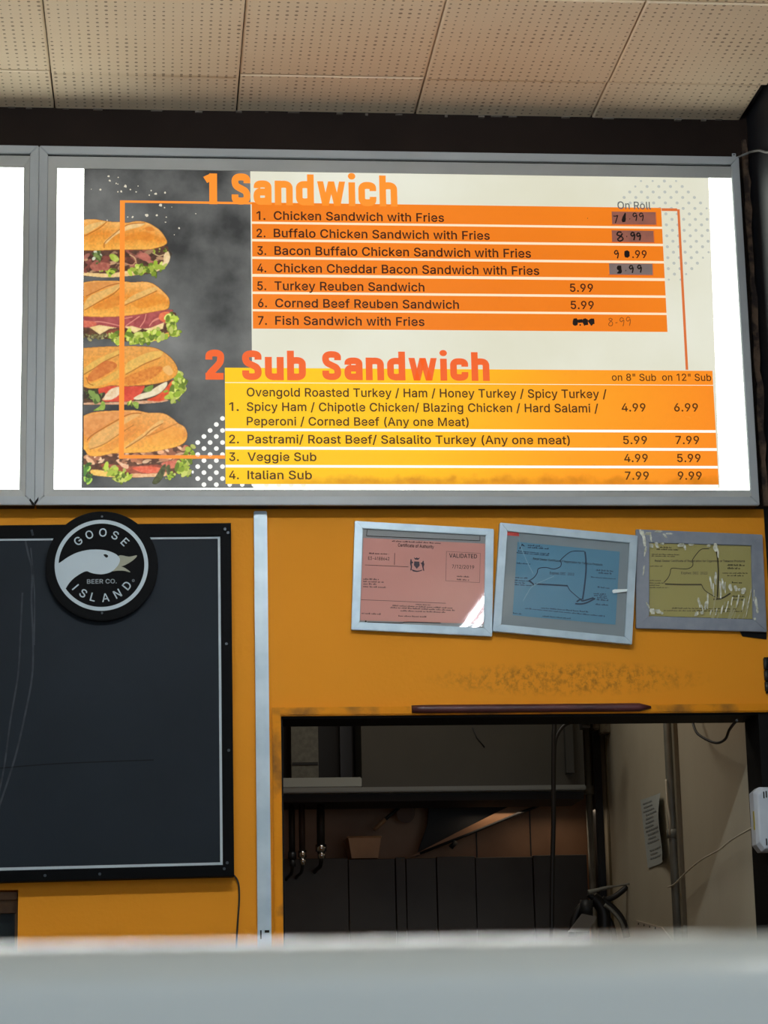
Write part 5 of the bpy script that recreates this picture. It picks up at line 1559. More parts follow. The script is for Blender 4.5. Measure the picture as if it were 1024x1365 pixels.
# blue
f4 = lambda x, y: (650 + x * 210 / 1024, 680 + y * 210 / 1024)
Yb = -0.024
t2, d2 = certificate('blue certificate with state outline in a tilted silver frame with red tape in its corner',
                     [f4(82, 80), f4(978, 165), f4(940, 872), f4(35, 785)], [f4(130, 136), f4(925, 212), f4(893, 822), f4(90, 742)],
                     [f4(195, 206), f4(860, 270), f4(832, 745), f4(163, 683)], M_frame, M_mat, M_blue, Yb)
Yt = Yb + 0.0054
STATE = [[(470, 330), (500, 300), (550, 268), (632, 268)], [(472, 330), (480, 348), (470, 370), (430, 383), (380, 373), (332, 380), (322, 410), (300, 440), (268, 460)], [(520, 492), (535, 520), (570, 552), (608, 584)]]
BOLD = [[(634, 270), (640, 330), (640, 400), (630, 500), (618, 582)], [(310, 480), (420, 486), (522, 492)], [(570, 608), (610, 610), (650, 600), (700, 574)], [(580, 596), (608, 578), (618, 590), (690, 570)], [(268, 458), (295, 478), (300, 492)]]
doc_lines(d2, STATE, f4, Yt, M_inkb, 1.2, 'state_outline')
doc_lines(d2, BOLD, f4, Yt, M_inkb, 2.2, 'state_outline')
doc_text(d2, [('Retail Dealer Certificate of Registration for Tobacco Products', 296, 322, 748, 362, 14), ('Expires: DEC  2022', 405, 416, 563, 426, 17)], f4, Yt, M_ink)
doc_marks(d2, [(262, 232, 355, 240, 10), (262, 246, 402, 256, 10), (200, 270, 405, 288, 9), (190, 280, 398, 298, 9), (190, 348, 280, 354, 9), (180, 442, 260, 446, 9), (178, 460, 285, 466, 9), (178, 474, 245, 478, 9), (178, 488, 296, 494, 9), (706, 394, 816, 402, 11), (722, 412, 806, 418, 13), (672, 438, 832, 450, 8), (716, 504, 792, 512, 10), (690, 546, 770, 552, 10), (692, 558, 780, 564, 10), (712, 572, 780, 576, 10), (710, 586, 785, 592, 13), (702, 616, 785, 622, 11), (348, 640, 655, 666, 10), (244, 642, 764, 694, 9), (358, 692, 540, 708, 9), (165, 672, 222, 680, 9)], f4, Yt, M_inkb, 2)
mb = MB(); mb.poly([at(*f4(x, y), Yt) for x, y in ((205, 250), (225, 218), (246, 236), (232, 234), (224, 228), (214, 252))]); mb.build('coat_of_arms', M_inkb, d2)
mb = MB(); mb.poly([at(*f4(x, y), Yb + 0.0060) for x, y in ((128, 164), (206, 170), (203, 145), (130, 138))]); mb.build('red_tape', M_red, t2, flat=True)
mb = MB(); mb.prism([at(*f4(x, y), Yb + 0.0008) for x, y in ((818, 540), (908, 528), (910, 513), (826, 515), (812, 520), (812, 532))], (0, 0.0005, 0)); mb.build('glare_streak', mat('glare_white', (232, 246, 246), 0.3), t2)  # white strip painted in as a tube reflection on the glass
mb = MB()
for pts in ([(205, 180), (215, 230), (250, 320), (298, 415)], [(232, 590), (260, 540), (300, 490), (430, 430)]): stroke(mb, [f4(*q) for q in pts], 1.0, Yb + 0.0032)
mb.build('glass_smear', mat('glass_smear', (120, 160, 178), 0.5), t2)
mb = MB(); mb.poly([at(*q, Yb + 0.0035) for q in (f4(90, 742), f4(893, 822), f4(925, 212), f4(130, 136))]); mb.build('glass', M_glass, t2, flat=True)

# yellow
f5 = lambda x, y: (830 + x * 194 / 1024, 680 + y * 194 / 1024)
Yy = -0.014
t3, d3 = certificate('yellow certificate with state outline in a flat lavender-grey frame wrapped in crinkled film',
                     [f5(95, 134), f5(986, 172), f5(1016, 856), f5(97, 830)], [f5(190, 228), f5(906, 248), f5(918, 768), f5(188, 745)],
                     [f5(190, 230), f5(906, 250), f5(917, 766), f5(189, 744)], M_frame2, M_gap, M_yellow, Yy)
Yt = Yy + 0.0054
f5s = lambda x, y: f5(x * 1.02 + 6, y * 0.985 + 14)
sh = lambda P: [[(x + 12, y + 35 - 0.075 * (x - 200)) for x, y in q] for q in P]
doc_lines(d3, [[(492, 350), (520, 310), (556, 275), (610, 272)], [(492, 350), (494, 390), (460, 412), (400, 412), (345, 410), (335, 445), (318, 480), (290, 510)], [(556, 524), (580, 565), (640, 604), (672, 620)]], f5, Yt, M_inky, 1.2, 'state_outline')
doc_lines(d3, [[(656, 270), (668, 330), (675, 450), (668, 612)], [(300, 520), (420, 524), (556, 524)], [(640, 628), (700, 620), (760, 585)]], f5, Yt, M_inky, 2.2, 'state_outline')
doc_text(d3, [('Retail Dealer Certificate of Registration for Cigarettes or Tobacco Products', 228, 364, 862, 366, 15), ('Expires: DEC  2022', 414, 450, 598, 452, 17)], f5, Yt, M_ink)
doc_marks(d3, [(262, 266, 345, 268, 10), (240, 280, 400, 284, 10), (205, 314, 405, 318, 9), (205, 326, 368, 330, 9), (195, 398, 282, 398, 9), (192, 498, 270, 499, 9), (192, 516, 300, 518, 9), (192, 532, 260, 533, 9), (192, 548, 325, 549, 9), (738, 392, 858, 394, 12), (740, 414, 828, 416, 14), (704, 446, 880, 448, 9), (738, 464, 852, 466, 10), (770, 514, 842, 516, 12), (770, 610, 860, 612, 10), (770, 634, 860, 636, 10), (348, 694, 800, 700, 10), (290, 710, 840, 716, 9)], f5, Yt, M_inky, 3)
# glare on the crinkled film, built as pale strips
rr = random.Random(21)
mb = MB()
def glare_strip(cx, cy, w, h, lean=0):
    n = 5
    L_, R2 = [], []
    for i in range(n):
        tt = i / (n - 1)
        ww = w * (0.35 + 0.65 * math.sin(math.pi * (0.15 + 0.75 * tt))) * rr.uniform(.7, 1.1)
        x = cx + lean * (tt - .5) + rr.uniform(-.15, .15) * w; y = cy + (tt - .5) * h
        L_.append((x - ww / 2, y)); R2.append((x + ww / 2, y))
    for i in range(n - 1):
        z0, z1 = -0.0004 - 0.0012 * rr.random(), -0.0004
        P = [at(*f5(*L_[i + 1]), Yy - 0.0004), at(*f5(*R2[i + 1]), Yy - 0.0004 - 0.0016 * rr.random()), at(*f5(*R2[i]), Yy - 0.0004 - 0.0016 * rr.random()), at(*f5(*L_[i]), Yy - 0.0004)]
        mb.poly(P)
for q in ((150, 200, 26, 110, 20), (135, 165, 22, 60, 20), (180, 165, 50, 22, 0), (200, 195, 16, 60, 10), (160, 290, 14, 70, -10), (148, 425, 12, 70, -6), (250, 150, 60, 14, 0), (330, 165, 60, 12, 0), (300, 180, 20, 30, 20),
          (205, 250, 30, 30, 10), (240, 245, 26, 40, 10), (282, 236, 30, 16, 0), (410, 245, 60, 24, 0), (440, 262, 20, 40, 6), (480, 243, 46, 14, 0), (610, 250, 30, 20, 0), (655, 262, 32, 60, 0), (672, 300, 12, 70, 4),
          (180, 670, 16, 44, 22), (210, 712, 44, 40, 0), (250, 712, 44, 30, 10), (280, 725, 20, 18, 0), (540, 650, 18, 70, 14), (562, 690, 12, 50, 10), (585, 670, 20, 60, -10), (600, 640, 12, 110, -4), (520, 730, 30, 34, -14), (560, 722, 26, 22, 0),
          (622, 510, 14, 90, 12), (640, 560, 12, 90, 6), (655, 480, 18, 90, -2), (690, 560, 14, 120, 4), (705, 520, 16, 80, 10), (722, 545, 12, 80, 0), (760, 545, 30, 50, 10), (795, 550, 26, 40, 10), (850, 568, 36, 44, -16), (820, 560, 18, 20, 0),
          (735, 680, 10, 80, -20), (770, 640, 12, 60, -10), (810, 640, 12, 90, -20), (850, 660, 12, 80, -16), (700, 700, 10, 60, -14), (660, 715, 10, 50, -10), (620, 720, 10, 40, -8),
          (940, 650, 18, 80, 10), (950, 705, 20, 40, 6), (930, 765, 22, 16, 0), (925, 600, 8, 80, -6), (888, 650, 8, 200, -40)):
    glare_strip(*q)
o = mb.build('film_glare_strips', M_filmglare, t3); o['label'] = 'pale strips added as glare on the crinkled film'; o['kind'] = 'stuff'
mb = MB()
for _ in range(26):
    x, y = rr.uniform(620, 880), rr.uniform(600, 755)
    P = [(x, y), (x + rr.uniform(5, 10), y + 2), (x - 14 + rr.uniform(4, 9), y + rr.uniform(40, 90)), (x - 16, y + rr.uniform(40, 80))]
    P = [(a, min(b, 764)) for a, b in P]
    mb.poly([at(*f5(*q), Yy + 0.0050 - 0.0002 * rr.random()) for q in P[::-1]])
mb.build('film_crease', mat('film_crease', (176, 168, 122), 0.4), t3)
mb = MB(); mb.poly([at(*q, Yy + 0.0035) for q in (f5(188, 745), f5(918, 768), f5(906, 248), f5(190, 228))]); mb.build('clear_film', M_glass, t3, flat=True)
# thin dark bar just below it
mb = MB(); P = [at(x, y, -0.0035) for x, y in ((990, 848), (1022, 852), (1022, 838), (985, 838))]; mb.prism(P, (0, 0.003, 0))
tag(mb.build('thin_black_strip', M_black), 'thin black strip showing below the right corner of the film-wrapped yellow certificate', 'strip')


# ------------------------------------------------------------------ bits on the orange wall
mb = MB()                                             # maroon edge guard along the hatch head
A, B = at(549, 945.5, -0.018), at(868, 942.5, -0.018)
n = 12
ring = []
pts = [A + (B - A) * (i / 20) for i in range(21)]
zz = (A.z + B.z) / 2
for p_ in pts: p_.z = zz + 0.0
rads = [0.010] * 21
rads[-1] = 0.003; rads[0] = 0.009
mb.tube(pts, rads, 14)
tag(mb.build('edge_guard', M_maroon), 'dark maroon plastic strip lying along the top edge of the kitchen hatch', 'strip')

t = empty('metal_bracket', at(1020, 925, 0), 'small dark metal hinged bracket at the right edge of the orange wall', 'bracket')
mb = MB()
x0 = at(1017, 900, 0).x
for y0, y1 in ((879, 893), (895, 908), (910, 922)):
    za, zb = at(1018, y0, 0).z, at(1018, y1, 0).z
    mb.tube([(x0 + 0.006, -0.010, zb), (x0 + 0.006, -0.010, za)], 0.0055, 10)
mb.build('knuckle', M_dkpipe, t)
mb = MB(); mb.box((x0 + 0.004, -0.010, at(1018, 925, 0).z), (XR - 0.002, -0.004, at(1018, 877, 0).z)); mb.build('leaf', M_black, t)

# grey cable leaving the light box top right
mb = MB()
mb.tube(spline([at(970, 214, -0.03), at(985, 209, -0.045), at(1000, 203, -0.06), at(1012, 200.5, -0.13), Vector((1.4975, -0.24, at(1024, 198, -0.24).z)), Vector((1.4975, -0.50, at(1024, 198, -0.24).z + 0.01))], 6), [0.0022] * 8 + [0.0030] * 23, 8)
tag(mb.build('grey_cable', M_greycord), 'grey cable running from the top right corner of the menu box to the dark wall', 'cable')

# white vented box on the dark post
t = empty('vented_box', at(1012, 1137, -0.002), 'white plastic vented box with a yellow stripe fixed to the dark post', 'electrical box')
xl = at(1000.5, 1085, -0.004).x
zt_, zb_ = at(1010, 1050, -0.03).z, at(1010, 1136, -0.03).z
mb = MB()
xr_ = XR - 0.003
zm = (zt_ + zb_) / 2
prof = [(-0.003, 0.0), (-0.045, 0.0), (-0.058, 0.008)]
def ringpts(y, ins):
    a0 = xl + ins
    c = 0.012
    return [(a0, y, zb_ + ins + c * 1.4), (a0 + c, y, zb_ + ins), (xr_, y, zb_ + ins), (xr_, y, zt_ - ins), (a0 + c * 1.2, y, zt_ - ins), (a0, y, zt_ - ins - c)]
rs = [[mb.bm.verts.new(p_) for p_ in ringpts(*q)] for q in ((-0.003, 0.0), (-0.040, 0.0), (-0.052, 0.006), (-0.054, 0.009))]
for a, b in zip(rs[:-1], rs[1:]):
    for i in range(6): mb.bm.faces.new((a[i], a[(i + 1) % 6], b[(i + 1) % 6], b[i]))
mb.bm.faces.new(rs[-1]); mb.bm.faces.new(rs[0][::-1])
mb.bevel(0.0012, 1)
bx_ = mb.build('housing', M_white, t)
for i in range(4):
    for top in (0, 1):
        mb = MB()
        zc_ = (zt_ - 0.020) if top else (zb_ + 0.022)
        c = Vector((xl + 0.022 + 0.0062 * i, -0.0545, zc_ + 0.0016 * i))
        mb.box(c - Vector((0.0014, 0.0004, 0.008)), c + Vector((0.0014, 0.0004, 0.008)))
        mb.build('vent_slot', M_gap, bx_)
mb = MB(); mb.box((xl - 0.0008, -0.040, zm - 0.024), (xl + 0.0004, -0.030, zm + 0.020)); mb.build('yellow_stripe', M_yelline, t)


# ------------------------------------------------------------------ kitchen behind the hatch
def side(x, y):      # a point on the kitchen side wall
    return at(x, y, KX, 0)


def up_side(px_, py, y0, z0, z1, r, off):
    pass


def conduit(name, px_, py, z0, z1, r, mt, label, clamps=()):
    p_ = side(px_, py)
    t = empty(name, (KX - r, p_.y, z0), label, 'pipe', None)
    mb = MB(); mb.tube([(KX - r - 0.002, p_.y, z0), (KX - r - 0.002, p_.y, z1)], r, 12); mb.build('pipe', mt, t)
    for cy in clamps:
        z = side(px_, cy).z
        mb = MB(); mb.tube([(KX - r - 0.002, p_.y, z - 0.012), (KX - r - 0.002, p_.y, z + 0.012)], r * 1.45, 12)
        mb.box((KX - 0.004, p_.y - r * 2.2, z - 0.011), (KX, p_.y + r * 2.2, z + 0.011)); mb.build('clamp', mt, t)
    return t, p_


ct, cp = conduit('wall_conduit', 903, 1080, 0.9, KZ, 0.013, M_conduit, 'grey vertical conduit on the beige kitchen wall right of the paper notice', (1112,))
mb = MB(); mb.box((KX - 0.012, cp.y - 0.055, 0.9), (KX - 0.0005, cp.y - 0.030, KZ)); mb.build('wall_batten', mat('painted_batten', (120, 114, 98), .8), ct)
mb = MB(); mb.tube(spline([(KX - 0.03, cp.y - 0.01, side(900, 1040).z), (KX - 0.034, cp.y - 0.03, side(905, 1070).z), (KX - 0.032, cp.y - 0.04, side(908, 1095).z), (KX - 0.03, cp.y - 0.02, side(908, 1112).z)], 6), 0.003, 8); mb.build('loose_wire', M_whitecord, ct)

# corner pipes
p1 = at(786, 1080, 2.0)
t = empty('corner_pipe', (p1.x, 2.0, 0.9), 'slim pale grey pipe standing in the far corner of the kitchen', 'pipe')
zt = at(780, 970, 2.0).z
mb = MB(); mb.tube([(p1.x, 2.0, 0.9), (p1.x, 2.0, zt)], 0.011, 12); mb.build('pipe', M_conduit, t)
mb = MB(); zc = at(786, 1053, 2.0).z; mb.tube([(p1.x, 2.0, zc - .014), (p1.x, 2.0, zc + .014)], 0.017, 12); mb.build('clamp', M_conduit, t)
mb = MB()
p2 = at(800, 1080, 2.1)
mb.box((p2.x - 0.022, 2.06, 0.9), (p2.x + 0.020, 2.12, KZ)); mb.bevel(0.004)
tag(mb.build('corner_post', M_dkpipe), 'dark steel post standing behind the pale pipe in the kitchen corner', 'post')
mb = MB()
p3 = at(811, 1080, 1.98)
mb.box((p3.x - 0.003, 1.96, 0.9), (p3.x + 0.006, 1.99, KZ - 0.2))
tag(mb.build('thin_wooden_batten', mat('olive_batten', (116, 106, 74), .7)), 'thin olive wooden batten running up beside the dark corner post', 'batten')
mb = MB()
c = at(815, 966, 1.90)
mb.box((c.x - 0.04, 1.88, c.z - 0.03), (c.x + 0.03, 1.94, c.z + 0.05)); mb.box((c.x - 0.06, 1.90, c.z - 0.015), (c.x - 0.03, 1.95, c.z + 0.04)); mb.bevel(0.004)
tag(mb.build('junction_box', M_rust), 'rusty junction box high up where the kitchen corner pipes meet', 'junction box')

# notice on the side wall
t = empty('paper_notice', side(872, 1155), 'curling white paper notice taped to the beige kitchen wall', 'notice')
mb = MB()
nr = 8
fp = lambda u, v: ((770 + (345 + (465 - 345) * u + (v * 40)) * 254 / 1024), (950 + (470 + (835 - 470) * v - u * (40)) * 220 / 887))
grid = [[None] * (nr + 1) for _ in range(nr + 1)]
for j in range(nr + 1):
    for i in range(nr + 1):
        u, v = i / nr, j / nr
        p_ = side(*fp(u, v))
        off = 0.004 + 0.022 * (u ** 3) * (0.3 + v) + 0.006 * math.sin(v * 5)*u
        grid[j][i] = mb.bm.verts.new((KX - off, p_.y, p_.z))
for j in range(nr):
    for i in range(nr):
        mb.bm.faces.new((grid[j][i], grid[j][i + 1], grid[j + 1][i + 1], grid[j + 1][i]))
sh_ = mb.build('sheet', M_paper, t, smooth=True)
mb = MB()
rr = random.Random(4)
for k_ in range(15):
    v = 0.06 + k_ * 0.058
    if k_ in (11,): continue
    ua, ub = rr.uniform(.08, .2), rr.uniform(.5, .9)
    nn = 6
    fo = lambda u, w: side(*fp(u, w)) + Vector((-(0.0052 + 0.022 * (u ** 3) * (0.3 + w) + 0.006 * math.sin(w * 5) * u), 0, 0))
    for q in range(nn):
        u0, u1 = ua + (ub - ua) * q / nn, ua + (ub - ua) * (q + .8) / nn
        mb.poly([fo(u0, v), fo(u1, v), fo(u1, v + .018), fo(u0, v + .018)])
mb.build('print_lines', mat('notice_ink', (126, 132, 134), .8), sh_)

# cables on the side wall
mb = MB()
P = [(934, 945), (945, 972), (958, 982), (981, 990), (998, 985), (1008, 972), (1022, 960)]
mb.tube(spline([side(*q) + Vector((-0.05 - 0.012 * i, 0, 0)) * .6 for i, q in enumerate(P)], 6), 0.0035, 8)
tag(mb.build('black_cable', M_cord), 'black cable drooping across the top of the beige kitchen wall', 'cable')
mb = MB()
P = [Vector((xl + 0.002, -0.012, at(1000, 1103, -0.012).z))] + [Vector((KX - 0.03, side(*q).y, side(*q).z)) for q in ((990, 1120), (975, 1132), (950, 1146), (930, 1162), (914, 1178), (905, 1182))]
mb.tube(spline(P, 6), 0.0024, 8)
tag(mb.build('ivory_cable', M_whitecord), 'thin ivory cable looping from the white vented box to the wall conduit', 'cable')

# range hood
YH = 1.75
t = empty('range_hood', (at(580, 1050, YH).x, YH, at(580, 1062, YH).z), 'large dark steel range hood hanging across the kitchen behind the hatch', 'range hood')
xe = at(778, 1000, YH).x
xs = at(482, 1000, YH).x
zl = at(580, 1049, YH).z
zl2 = at(580, 1056, YH).z
mb = MB(); mb.box((xs, YH, zl), (xe, YH + 0.3, KZ - 0.002)); mb.build('canopy', M_hood, t)
mb = MB(); mb.box((-0.85, YH + 0.302, zl + 0.02), (xs, YH + 0.34, KZ - 0.002)); mb.build('back_panel', M_kblack, t)
mb = MB(); mb.box((-0.85, YH - 0.02, zl2), (xe, YH + 0.03, zl)); mb.bevel(0.003); mb.build('lip', M_hoodlip, t)
mb = MB(); mb.box((-0.85, YH - 0.012, zl + 0.001), (xs - 0.002, YH + 0.05, at(430, 1037, YH).z)); mb.bevel(0.003); mb.build('ledge', mat('ledge_steel', (150, 158, 154), .4, .3), t)
mb = MB(); mb.box((-0.85, YH + 0.03, at(580, 1066, YH).z), (xe, YH + 0.26, zl2)); mb.build('gutter', M_kblack, t)
a, b = at(388, 968, YH + .2), at(425, 1038, YH + .2)
mb = MB(); mb.box((a.x, YH + .2, b.z - 0.03), (b.x, YH + 0.3, KZ - 0.05))
fl = mb.build('grease_filter', M_filter, t)
zc = at(400, 1018, YH + .2).z
mb = MB(); mb.box((a.x + .002, YH + .196, zc - .004), (b.x - .002, YH + .2, zc + .004)); mb.build('filter_seam', M_kblack, fl)
a, b = at(453, 968, YH + .25), at(470, 1038, YH + .25)
mb = MB(); mb.box((a.x, YH + .25, b.z - 0.03), (b.x, YH + 0.3, KZ - 0.05)); mb.build('duct_strip', mat('blue_grey_steel', (70, 76, 84), .5, .3), t)
mb = MB()
stroke_pts = [at(x, y, YH - 0.001) for x, y in ((630, 970), (636, 984), (646, 996))]
mb.tube(stroke_pts, 0.0022, 6); mb.build('scratch', M_kblack, t)
a, b = at(753, 965, YH - .03), at(766, 1030, YH - .03)
mb = MB(); mb.box((a.x, YH - .03, b.z), (b.x, YH - 0.001, a.z + 0.1)); mb.build('switch_rail', mat('switch_rail', (58, 60, 58), .5, .3), t)

# dark seamed guard, its top edge standing for a shadow edge; pan rests there
YG = 2.02
zg = at(580, 1142, YG).z
t = empty('shaded_wall_stand_in', (at(580, 1200, YG).x, YG, 0), 'steel splash guard with vertical seams, dark like the shaded lower kitchen wall it stands for', 'splash guard')
xg1 = at(783, 1150, YG).x
cuts = [-0.85] + [at(x, 1190, YG).x for x in (465, 528, 542, 583, 635, 712)] + [xg1]
for i in range(len(cuts) - 1):
    mb = MB(); mb.box((cuts[i] + 0.001, YG + (0.004 if i % 2 else 0), 0.0), (cuts[i + 1] - 0.001, YG + 0.2, zg - 0.004 * (i % 2))); mb.bevel(0.0015, 1)
    mb.build('shaded_wall_stand_in_panel', M_kdark, t)

# slanted steel flue strip with dark skirt above
YS = 2.15
mb = MB()
P = [(480, 1165), (560, 1137), (640, 1104), (745, 1063), (752, 1052), (700, 1048), (480, 1048)]
t = empty('slanted_skirt', at(600, 1142, YS), 'slanted dark steel skirt with a brown lip rising to the right under the hood', 'metal skirt')
mb = MB(); mb.prism([at(x, y, YS + 0.04) for x, y in ((555, 1142), (640, 1100), (712, 1066), (712, 1040), (575, 1040), (570, 1100))], (0, 0.02, 0)); mb.build('skirt_panel', M_kblack, t)
mb = MB(); mb.prism([at(x, y, YS) for x, y in ((545, 1143), (560, 1139), (625, 1112), (690, 1086), (748, 1063), (704, 1063), (664, 1082), (618, 1105), (570, 1130))], (0, 0.03, 0)); mb.build('lip', M_ksteel, t)
mb = MB(); mb.tube([at(x, y, YS - 0.012) for x, y in ((560, 1137.5), (625, 1112), (690, 1085), (750, 1062))], 0.0045, 8); mb.build('edge_rod', M_kblack, t)
mb = MB(); mb.tube([at(601, 1130, YS - .02), at(608, 1122, YS - .02)], 0.008, 8); mb.build('bracket', M_kblack, t)

# seams in the back wall sheets
mb = MB()
for x in (635, 707): 
    p_ = at(x, 1110, KY); mb.box((p_.x - 0.002, KY - 0.003, zg - 0.1), (p_.x + 0.002, KY - 0.0003, KZ - 0.4))
tag(mb.build('trim_7', M_kblack), kind='structure')

# gas hoses
for i, (x, yb, mt) in enumerate(((389.5, 1152, M_cord), (403, 1150, mat('brown_hose', (44, 28, 22), .5)), (428, 1142, M_cord))):
    Yh = 1.86
    lab = ['leftmost thin black hose hanging below the hood beside the hatch trim', 'brown hose with chrome fitting hanging second from the left below the hood', 'thick black hose with bright chrome fitting hanging nearest the steel pan'][i]
    p0, p1 = at(x - 1, 1050, Yh), at(x, yb - 12, Yh)
    p0.z = at(580, 1066, YH).z + 0.002
    t = empty('gas_hose', (p1.x, Yh, at(x, yb, Yh).z), lab, 'hose', 'hoses hanging under the range hood')
    r = 0.010 if i < 2 else 0.013
    mb = MB(); mb.tube([p0, (p0 + p1) / 2, p1], r, 10); mb.build('hose', mt, t)
    z = p1.z
    mb = MB(); mb.tube([(p1.x, Yh, z + 0.01), (p1.x, Yh, z - 0.012)], r * 1.35, 6); mb.tube([(p1.x, Yh, z - 0.012), (p1.x + .002, Yh, z - 0.035)], r * .95, 10)
    mb.build('fitting', M_chrome if i else M_screw, t)
    mb = MB(); mb.tube(spline([(p1.x, Yh, z - 0.034), (p1.x - 0.002, Yh + 0.02, z - 0.055), (p1.x - 0.01, Yh + 0.10, z - 0.062), (p1.x - 0.01, YG - 0.001, z - 0.064)], 4), r * .5, 8); mb.build('pipe_tail', M_dkpipe, t)

# pan on the guard
t = empty('steel_pan', at(486, 1142, YG + .05), 'small brown-lit rectangular steel pan standing on the splash guard', 'pan')
z0 = zg + 0.0005
a, b = at(464, 1116, YG + .02), at(508, 1116, YG + .02)
zt = a.z
mb = MB()
lo = [(a.x + .012, YG + .03, z0), (b.x - .010, YG + .03, z0), (b.x - .010, YG + .16, z0), (a.x + .012, YG + .16, z0)]
hi = [(a.x, YG + .015, zt), (b.x, YG + .015, zt), (b.x, YG + .18, zt), (a.x, YG + .18, zt)]
for k_ in range(4):
    k3 = (k_ + 1) % 4
    mb.poly([lo[k_], lo[k3], hi[k3], hi[k_]])
mb.poly(lo[::-1])
bmesh.ops.remove_doubles(mb.bm, verts=mb.bm.verts, dist=1e-6)
pn = mb.build('pan_body', M_pan, t)
mb = MB()
for k_ in range(4): mb.tube([hi[k_], hi[(k_ + 1) % 4]], 0.003, 8)
mb.build('rim', M_pan, t)
# small lever tap above it
t = empty('tap_lever', at(505, 1110, YS), 'small tan lever and dull round fitting on the wall above the steel pan', 'tap')
mb = MB(); mb.tube([at(499, 1106, 2.18), at(514, 1092, 2.18)], 0.007, 8); mb.build('lever', M_pan, t)
mb = MB(); mb.tube([at(541, 1085, 2.2), at(541, 1085, KY - 0.001)], 0.03, 20); mb.build('round_fitting', mat('dull_brown_metal', (92, 66, 48), .5, .3), t)
mb = MB(); mb.tube([at(514, 1092, 2.18), at(530, 1078, 2.2), at(541, 1085, 2.25)], 0.006, 8); mb.build('stem', M_dkpipe, t)

# dark cord hanging in front of the hood
mb = MB()
P = [at(x, y, 1.55) for x, y in ((739.5, 760), (739, 930), (738.5, 980), (738, 1040), (738, 1100), (736.5, 1160), (735.5, 1250), (735, 1330), (735, 1700), (735, 1990))]
P[0].z = KZ - 0.001
mb.tube(spline(P, 4), 0.0075, 10)
t = empty('hanging_cord', P[-1], 'thick black cord hanging straight down in front of the range hood', 'cord')
mb.build('cord', M_cord, t)
mb = MB()
mb.tube(spline([at(x, y, 1.55) for x, y in ((739, 1010), (741, 985), (752, 967), (768, 962), (786, 964))], 6), 0.006, 8)
mb.box(at(772, 957, 1.6), at(787, 970, 1.55)); mb.build('branch_plug', M_cord, t)

# cluster of fittings at the bottom of the corner pipes
t = empty('pipe_fitting_cluster', at(800, 1250, 1.7), 'tangle of dark valves and hoses at the foot of the kitchen corner pipes', 'pipe fitting')
Yq = 1.72
mb = MB()
for q, r in ((((762, 1250), (766, 1225), (776, 1208), (790, 1204)), .012), (((790, 1196), (800, 1206), (806, 1222), (806, 1262)), .020), (((802, 1198), (818, 1212), (830, 1228), (836, 1250)), .012), (((800, 1214), (814, 1230), (820, 1255)), .010), (((784, 1192), (800, 1200), (818, 1196), (836, 1182)), .009)):
    mb.tube(spline([at(x, y, Yq) for x, y in q], 5), r, 10)
mb.build('black_hose', M_cord, t)
mb = MB(); mb.tube(spline([at(x, y, Yq - .03) for x, y in ((806, 1206), (816, 1214), (826, 1226), (832, 1238))], 5), 0.006, 8); mb.tube(spline([at(x, y, Yq - .03) for x, y in ((784, 1190), (806, 1184), (828, 1180), (860, 1174), (900, 1166))], 5), [0.008, 0.008, .007, .006, .006, .006, .005, .005] + [.003] * 13, 8); mb.build('grey_lever', M_conduit, t)
mb = MB(); mb.tube([at(782, 1200, Yq - .03), at(782, 1222, Yq - .03)], 0.02, 14); mb.build('valve_body', M_dkpipe, t)
mb = MB(); mb.prism([at(x, y, Yq - .05) for x, y in ((758, 1242), (784, 1242), (796, 1222), (776, 1218))], (0, .01, 0)); mb.build('grey_tag', mat('grey_tag', (110, 106, 98), .6), t)

# perforated white strip bottom right
t = empty('perforated_strip', side(866, 1255), 'white perforated strip just showing above the counter under the notice', 'strip')
mb = MB(); mb.prism([side(x, y) + Vector((-0.005, 0, 0)) for x, y in ((849, 1262), (905, 1262), (884, 1236), (850, 1227))], (.0045, 0, 0)); st = mb.build('strip', mat('pale_strip', (176, 166, 150), .6), t)
for i in range(4):
    mb = MB(); c = side(853.5 + 7.5 * i, 1231.5 + 1.9 * i)
    mb.box(c + Vector((-0.0055, -0.006, -0.003)), c + Vector((-0.0049, 0.006, 0.003))); mb.build('hole', M_gap, st)

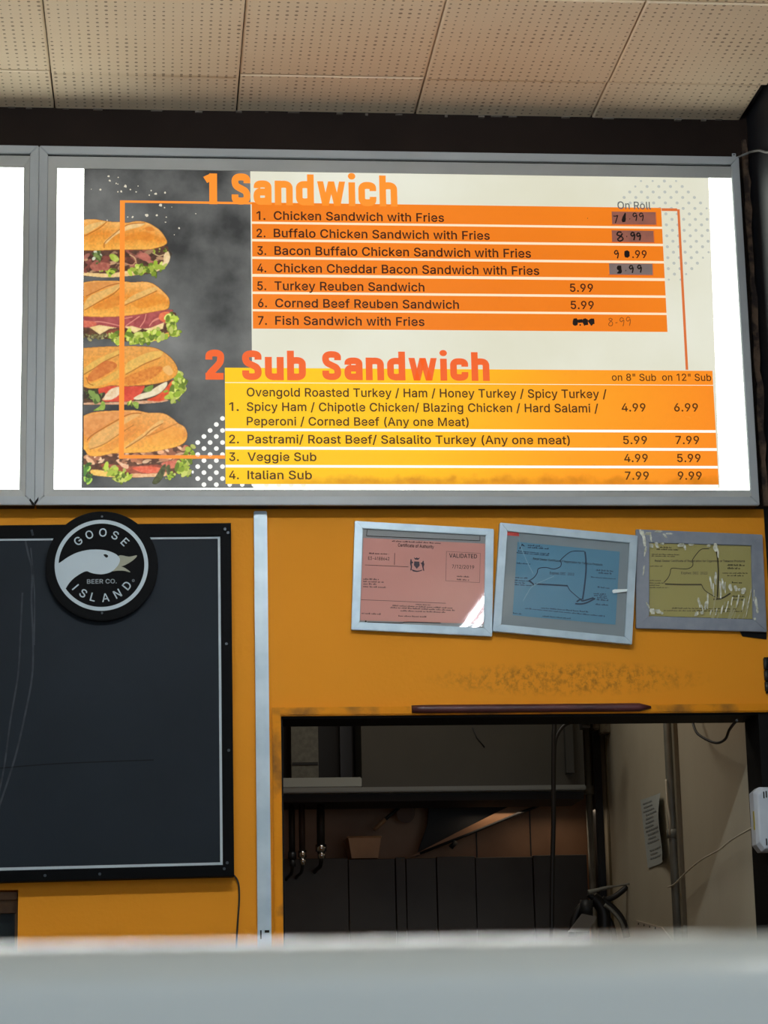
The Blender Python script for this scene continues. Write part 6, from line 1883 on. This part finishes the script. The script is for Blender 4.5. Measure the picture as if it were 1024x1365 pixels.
# under-hood work lamp
ld = bpy.data.lights.new('hood_light', 'AREA'); ld.shape = 'RECTANGLE'; ld.size = 0.5; ld.size_y = 0.06; ld.energy = HOODLAMP; ld.color = (1.0, 0.78, 0.55)
lo = bpy.data.objects.new('hood_light', ld); COL.objects.link(lo); lo.location = ((xs + xe) / 2 + .28, 2.11, at(580, 1066, YH).z - 0.005)


# ------------------------------------------------------------------ counter in the foreground
YC = -5.0
zl_, zr_ = at(0, 1256, YC), at(1024, 1240, YC)
ang = math.atan2(zr_.z - zl_.z, zr_.x - zl_.x)
ztop = (zl_.z + zr_.z) / 2
t = empty('service_counter', (0, YC + .2, 0), 'grey coated steel counter case with a rounded glossy top edge, closest to the viewer', 'counter')
mb = MB()
R0 = 0.010
prof = [(YC, 0.1), (YC, ztop - R0)]
for k_ in range(1, 11):
    a = k_ / 10 * math.pi / 2
    prof.append((YC + R0 - R0 * math.cos(a), ztop - R0 + R0 * math.sin(a)))
prof += [(YC + 0.35, ztop), (YC + 0.35, 0.1)]
def sweep(prof, smooth):
    mb = MB()
    tilt = lambda x, z: z + (math.tan(ang) * (x - (zl_.x + zr_.x) / 2) if z > 1 else 0)      # the top edge tilts a little
    A_ = [mb.bm.verts.new((-1.0, y, tilt(-1.0, z))) for y, z in prof]; B_ = [mb.bm.verts.new((1.0, y, tilt(1.0, z))) for y, z in prof]
    n = len(prof)
    for i in range(n):
        f = mb.bm.faces.new((A_[i], A_[(i + 1) % n], B_[(i + 1) % n], B_[i]))
        if smooth and 1 <= i < 11: f.smooth = True
    mb.bm.faces.new(A_[::-1]); mb.bm.faces.new(B_)
    return mb
arc = [(YC, ztop - 0.06)] + prof[1:12]
sweep([(YC + 0.0005, 0.1), (YC + 0.0005, ztop - R0), (YC + 0.35, ztop - R0), (YC + 0.35, 0.1)], False).build('case', M_counter, t)
sweep(arc + [(YC + 0.35, ztop), (YC + 0.35, ztop - R0), (YC + 0.0004, ztop - R0 - 0.0001), (YC + 0.0004, ztop - 0.06)], True).build('rounded_edge', M_edge, t)
mb = MB(); mb.box((-0.98, YC + .04, 0), (0.98, YC + .33, .1)); mb.build('plinth', M_black, t)
